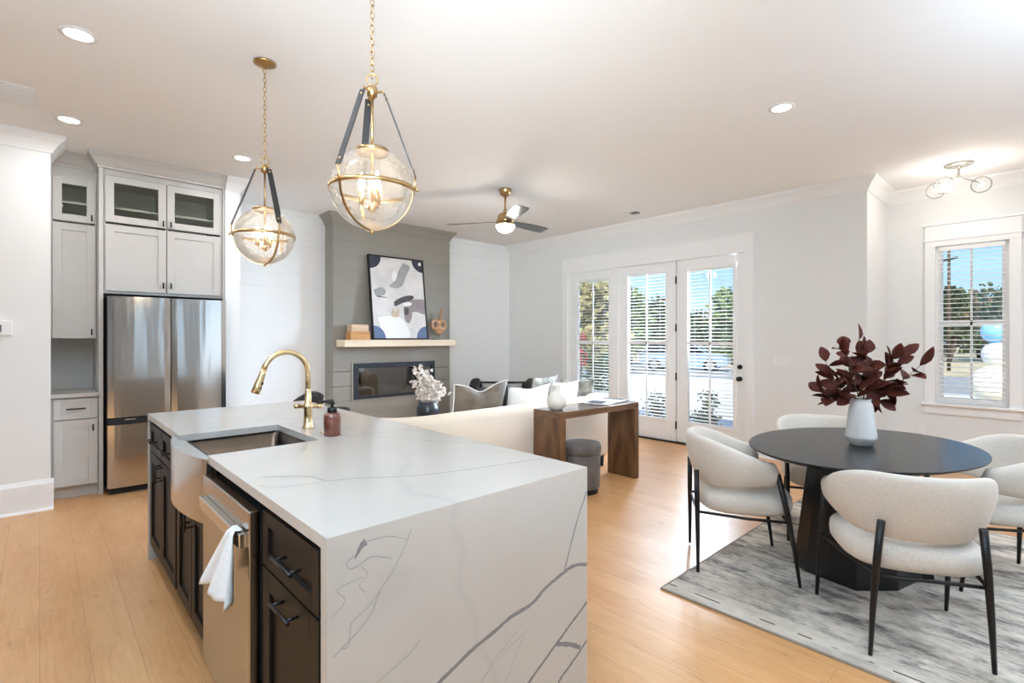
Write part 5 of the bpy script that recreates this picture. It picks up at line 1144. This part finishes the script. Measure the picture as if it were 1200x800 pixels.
TR = [(699, 24, 4.5, 3.0, 'yellow', 'yellow-green tree seen through the left glass panel', 1500), (676, 36, 5.6, 4.0, 'green', 'green tree at left edge behind the yellow-green tree', 1200),
      (738, 32, 4.9, 3.4, 'green', 'tallest green tree seen through the middle glass panel', 1400), (775, 37, 4.6, 3.4, 'dark', 'dark tree at the right of middle glass panel', 1300), (720, 46, 5.0, 4.6, 'dark', 'dark distant tree between left and middle panels', 1000), (757, 54, 5.0, 4.4, 'dark', 'low dark distant tree seen in centre of middle panel', 1000),
      (856, 32, 4.9, 3.6, 'green', 'green tree at the right side of door glass', 1500), (815, 52, 4.3, 3.8, 'dark', 'low dark tree line tree at left of door glass', 1000), (836, 58, 4.6, 4.6, 'brown', 'bronze tree in the middle of the door glass', 1000), (878, 44, 5.2, 4.4, 'dark', 'dark tree just beyond the door knob side', 1000), (816, 72, 5.6, 4.0, 'dark', 'dark distant tree behind the door hinge side', 900),
      (1112, 36, 5.6, 3.6, 'dark', 'dark tree at left of dining nook window', 1400), (1148, 42, 5.6, 4.0, 'brown', 'bronze tree in the middle of the nook window', 1400), (1184, 36, 5.6, 3.8, 'dark', 'dark tree at right side of nook window', 1400), (1130, 54, 6.2, 4.6, 'green', 'green distant tree behind the nook window trees', 1000), (1165, 56, 6.3, 4.6, 'dark', 'dark distant tree behind the bronze nook window tree', 1000), (1085, 48, 6.2, 4.6, 'dark', 'dark tree beyond left edge of nook window', 900)]
for u, d, h, w, k, lb, nl in TR:
    x, y = at(u, d); tree(x, y, h, w, k, lb, nl, low=0.12, ls=0.42)
x, y = at(679, 22); tree(x, y, 2.0, 0.8, 'red', 'small red-leaved tree at left edge of left glass panel', 500, low=0.25, ls=0.2)
x, y = at(700, 17); tree(x, y, 1.25, 1.9, 'dark', 'dark bush low behind the left glass panel', 700, 'bush', 'bush', low=0.0, ls=0.14)
x, y = at(826, 8.9); tree(x, y, 0.80, 0.62, 'dark', 'round green shrub on the drive just outside the door', 700, 'shrub', 'shrub', low=0.0, ls=0.06)
x, y = at(768, 9.6); tree(x, y, 0.72, 0.66, 'dark', 'round green shrub just outside the middle glass panel', 700, 'shrub', 'shrub', low=0.0, ls=0.06)
# cars
def car(x, y, rz, col, label, seed=0):
    t = thing('car', label, 'car', (x, y, GZ), rz); pm_ = mat('car_paint_' + label.split()[0], col, 0.25, 0.3, noise=0.02, coat=0.8)
    side = [(-2.2, 0.35), (-2.22, 0.62), (-2.1, 0.90), (-1.2, 0.98), (1.25, 0.98), (2.05, 0.86), (2.25, 0.62), (2.22, 0.32), (1.75, 0.28), (-1.75, 0.28)]
    mb = MB(); mb.prism([(a, -0.88, b) for a, b in side], (0, 1.76, 0)); bmesh.ops.bevel(mb.bm, geom=mb.bm.edges[:], offset=0.05, segments=2, affect='EDGES'); mb.build('body', pm_, t)
    b0 = [(-2.0, -0.82, 0.97), (1.2, -0.82, 0.97), (1.2, 0.82, 0.97), (-2.0, 0.82, 0.97)]; b1 = [(-1.65, -0.64, 1.48), (0.45, -0.64, 1.48), (0.45, 0.64, 1.48), (-1.65, 0.64, 1.48)]
    mb = MB(); mb.frustum(b0, b1); mb.build('windows', mat('car_glass_' + label.split()[0], (26, 30, 36), 0.08, noise=0.02), t)
    mb = MB(); mb.box(-1.7, 0.5, -0.66, 0.66, 1.47, 1.53, 0.025)
    for q_ in (-0.83, 0.83):
        for xa, xb in ((-2.02, -1.66), (-0.55, -0.55), (1.22, 0.46)): mb.tube([(xa, q_, 0.97), (xb, q_ * 0.79, 1.49)], 0.04, 6)
    mb.build('roof', pm_, t)
    for xx in (-1.38, 1.4):
        for yy in (-0.9, 0.72):
            mb = MB(); mb.lathe([(0.2, 0), (0.34, 0.0), (0.34, 0.18), (0.2, 0.18)], (xx, yy, 0.34), 20, axis='y'); w_ = mb.build('wheel', M['black_gap'], t)
            mb = MB(); mb.lathe([(0.21, 0), (0.20, 0.2)], (xx, yy - 0.01, 0.34), 14, axis='y'); mb.build('rim', M['nickel'], w_)
    return t
x, y = at(802, 27); car(x, y, math.radians(-72), (150, 172, 200), 'silver-blue car parked outside behind the door glass')
x, y = at(748, 41); car(x, y, math.radians(95), (232, 234, 238), 'white car parked far off at left of the middle panel')
x, y = at(768, 48); car(x, y, math.radians(100), (176, 44, 44), 'red car parked far off behind the middle panel')
# long pale house far off
hs = thing('house', 'low pale house with dark roof far beyond the road', 'house', (*at(757, 64), GZ), math.radians(-45))
mb = MB(); mb.box(-6, 6, -2, 2, 0, 2.6); mb.build('walls', mat('pale_siding', (0.62, 0.60, 0.58), 0.8, noise=0.04, nscale=2), hs)
mb = MB(); mb.prism([(-6.4, -2.5, 2.55), (-6.4, 0, 4.2), (-6.4, 2.5, 2.55)], (12.8, 0, 0)); mb.build('roof', mat('slate_roof', (84, 82, 88), 0.9, noise=0.15, nscale=4), hs)
for xx in (-4, 0, 4):
    mb = MB(); mb.box(xx - 0.6, xx + 0.6, -2.03, -2.0, 0.9, 2.1); mb.build('window', mat('house_window_%d' % xx, (60, 66, 76), 0.2, noise=0.05), hs)
# utility pole and balloons outside the nook
x, y = at(1112, 27); pl = thing('utility_pole', 'thin brown utility pole seen in the nook window', 'pole', (x, y, GZ))
mb = MB(); mb.cyl((0, 0, 0), 0.08, 6.5, 10, r2=0.065); mb.build('post', M['bark'], pl); mb = MB(); mb.box(-0.7, 0.7, -0.05, 0.05, 5.9, 6.0); mb.rotate(Matrix.Rotation(0.6, 4, 'Z')); mb.build('crossarm', M['bark'], pl)
def balloon(u, v, d, rpx, col, label):
    x, y = at(u, d); z = 1.4 - (v - 396) / F_PX * d; rr_ = rpx * d / F_PX; t = thing('balloon', label, 'balloon', (x, y, z - rr_), 0, 'balloons outside the nook window')
    mb = MB(); mb.sphere((0, 0, rr_), rr_, 24, 16, (1, 1, 1.04)); mb.build('skin', mat('balloon_' + label.split()[0], col, 0.35, noise=0.02), t)
    mb = MB(); mb.lathe([(0.012, -0.03), (0.006, -0.012), (0.02, 0.0)], seg=10); mb.build('knot', mat('knot_' + label.split()[0], col, 0.5, noise=0.02), t)
balloon(1166, 388, 8.6, 13, (128, 196, 240), 'blue balloon, topmost of the balloon column outside nook window')
balloon(1168, 415, 8.6, 14, (240, 236, 228), 'white balloon in the middle of the balloon column')
balloon(1165, 451, 8.6, 22, (240, 230, 208), 'cream balloon, largest and lowest of the balloon column')
x, y = at(1165, 8.6); mb = MB(); mb.cyl((0, 0, 0), 0.012, 0.60, 8); mb.lathe([(0.16, 0), (0.16, 0.02), (0.02, 0.04)], seg=20); o = mb.build('balloon_stand', M['white_plastic']); o.location = (x, y, GZ + 0.03); tag(o, 'thin white stand carrying the balloon column outside', 'stand')
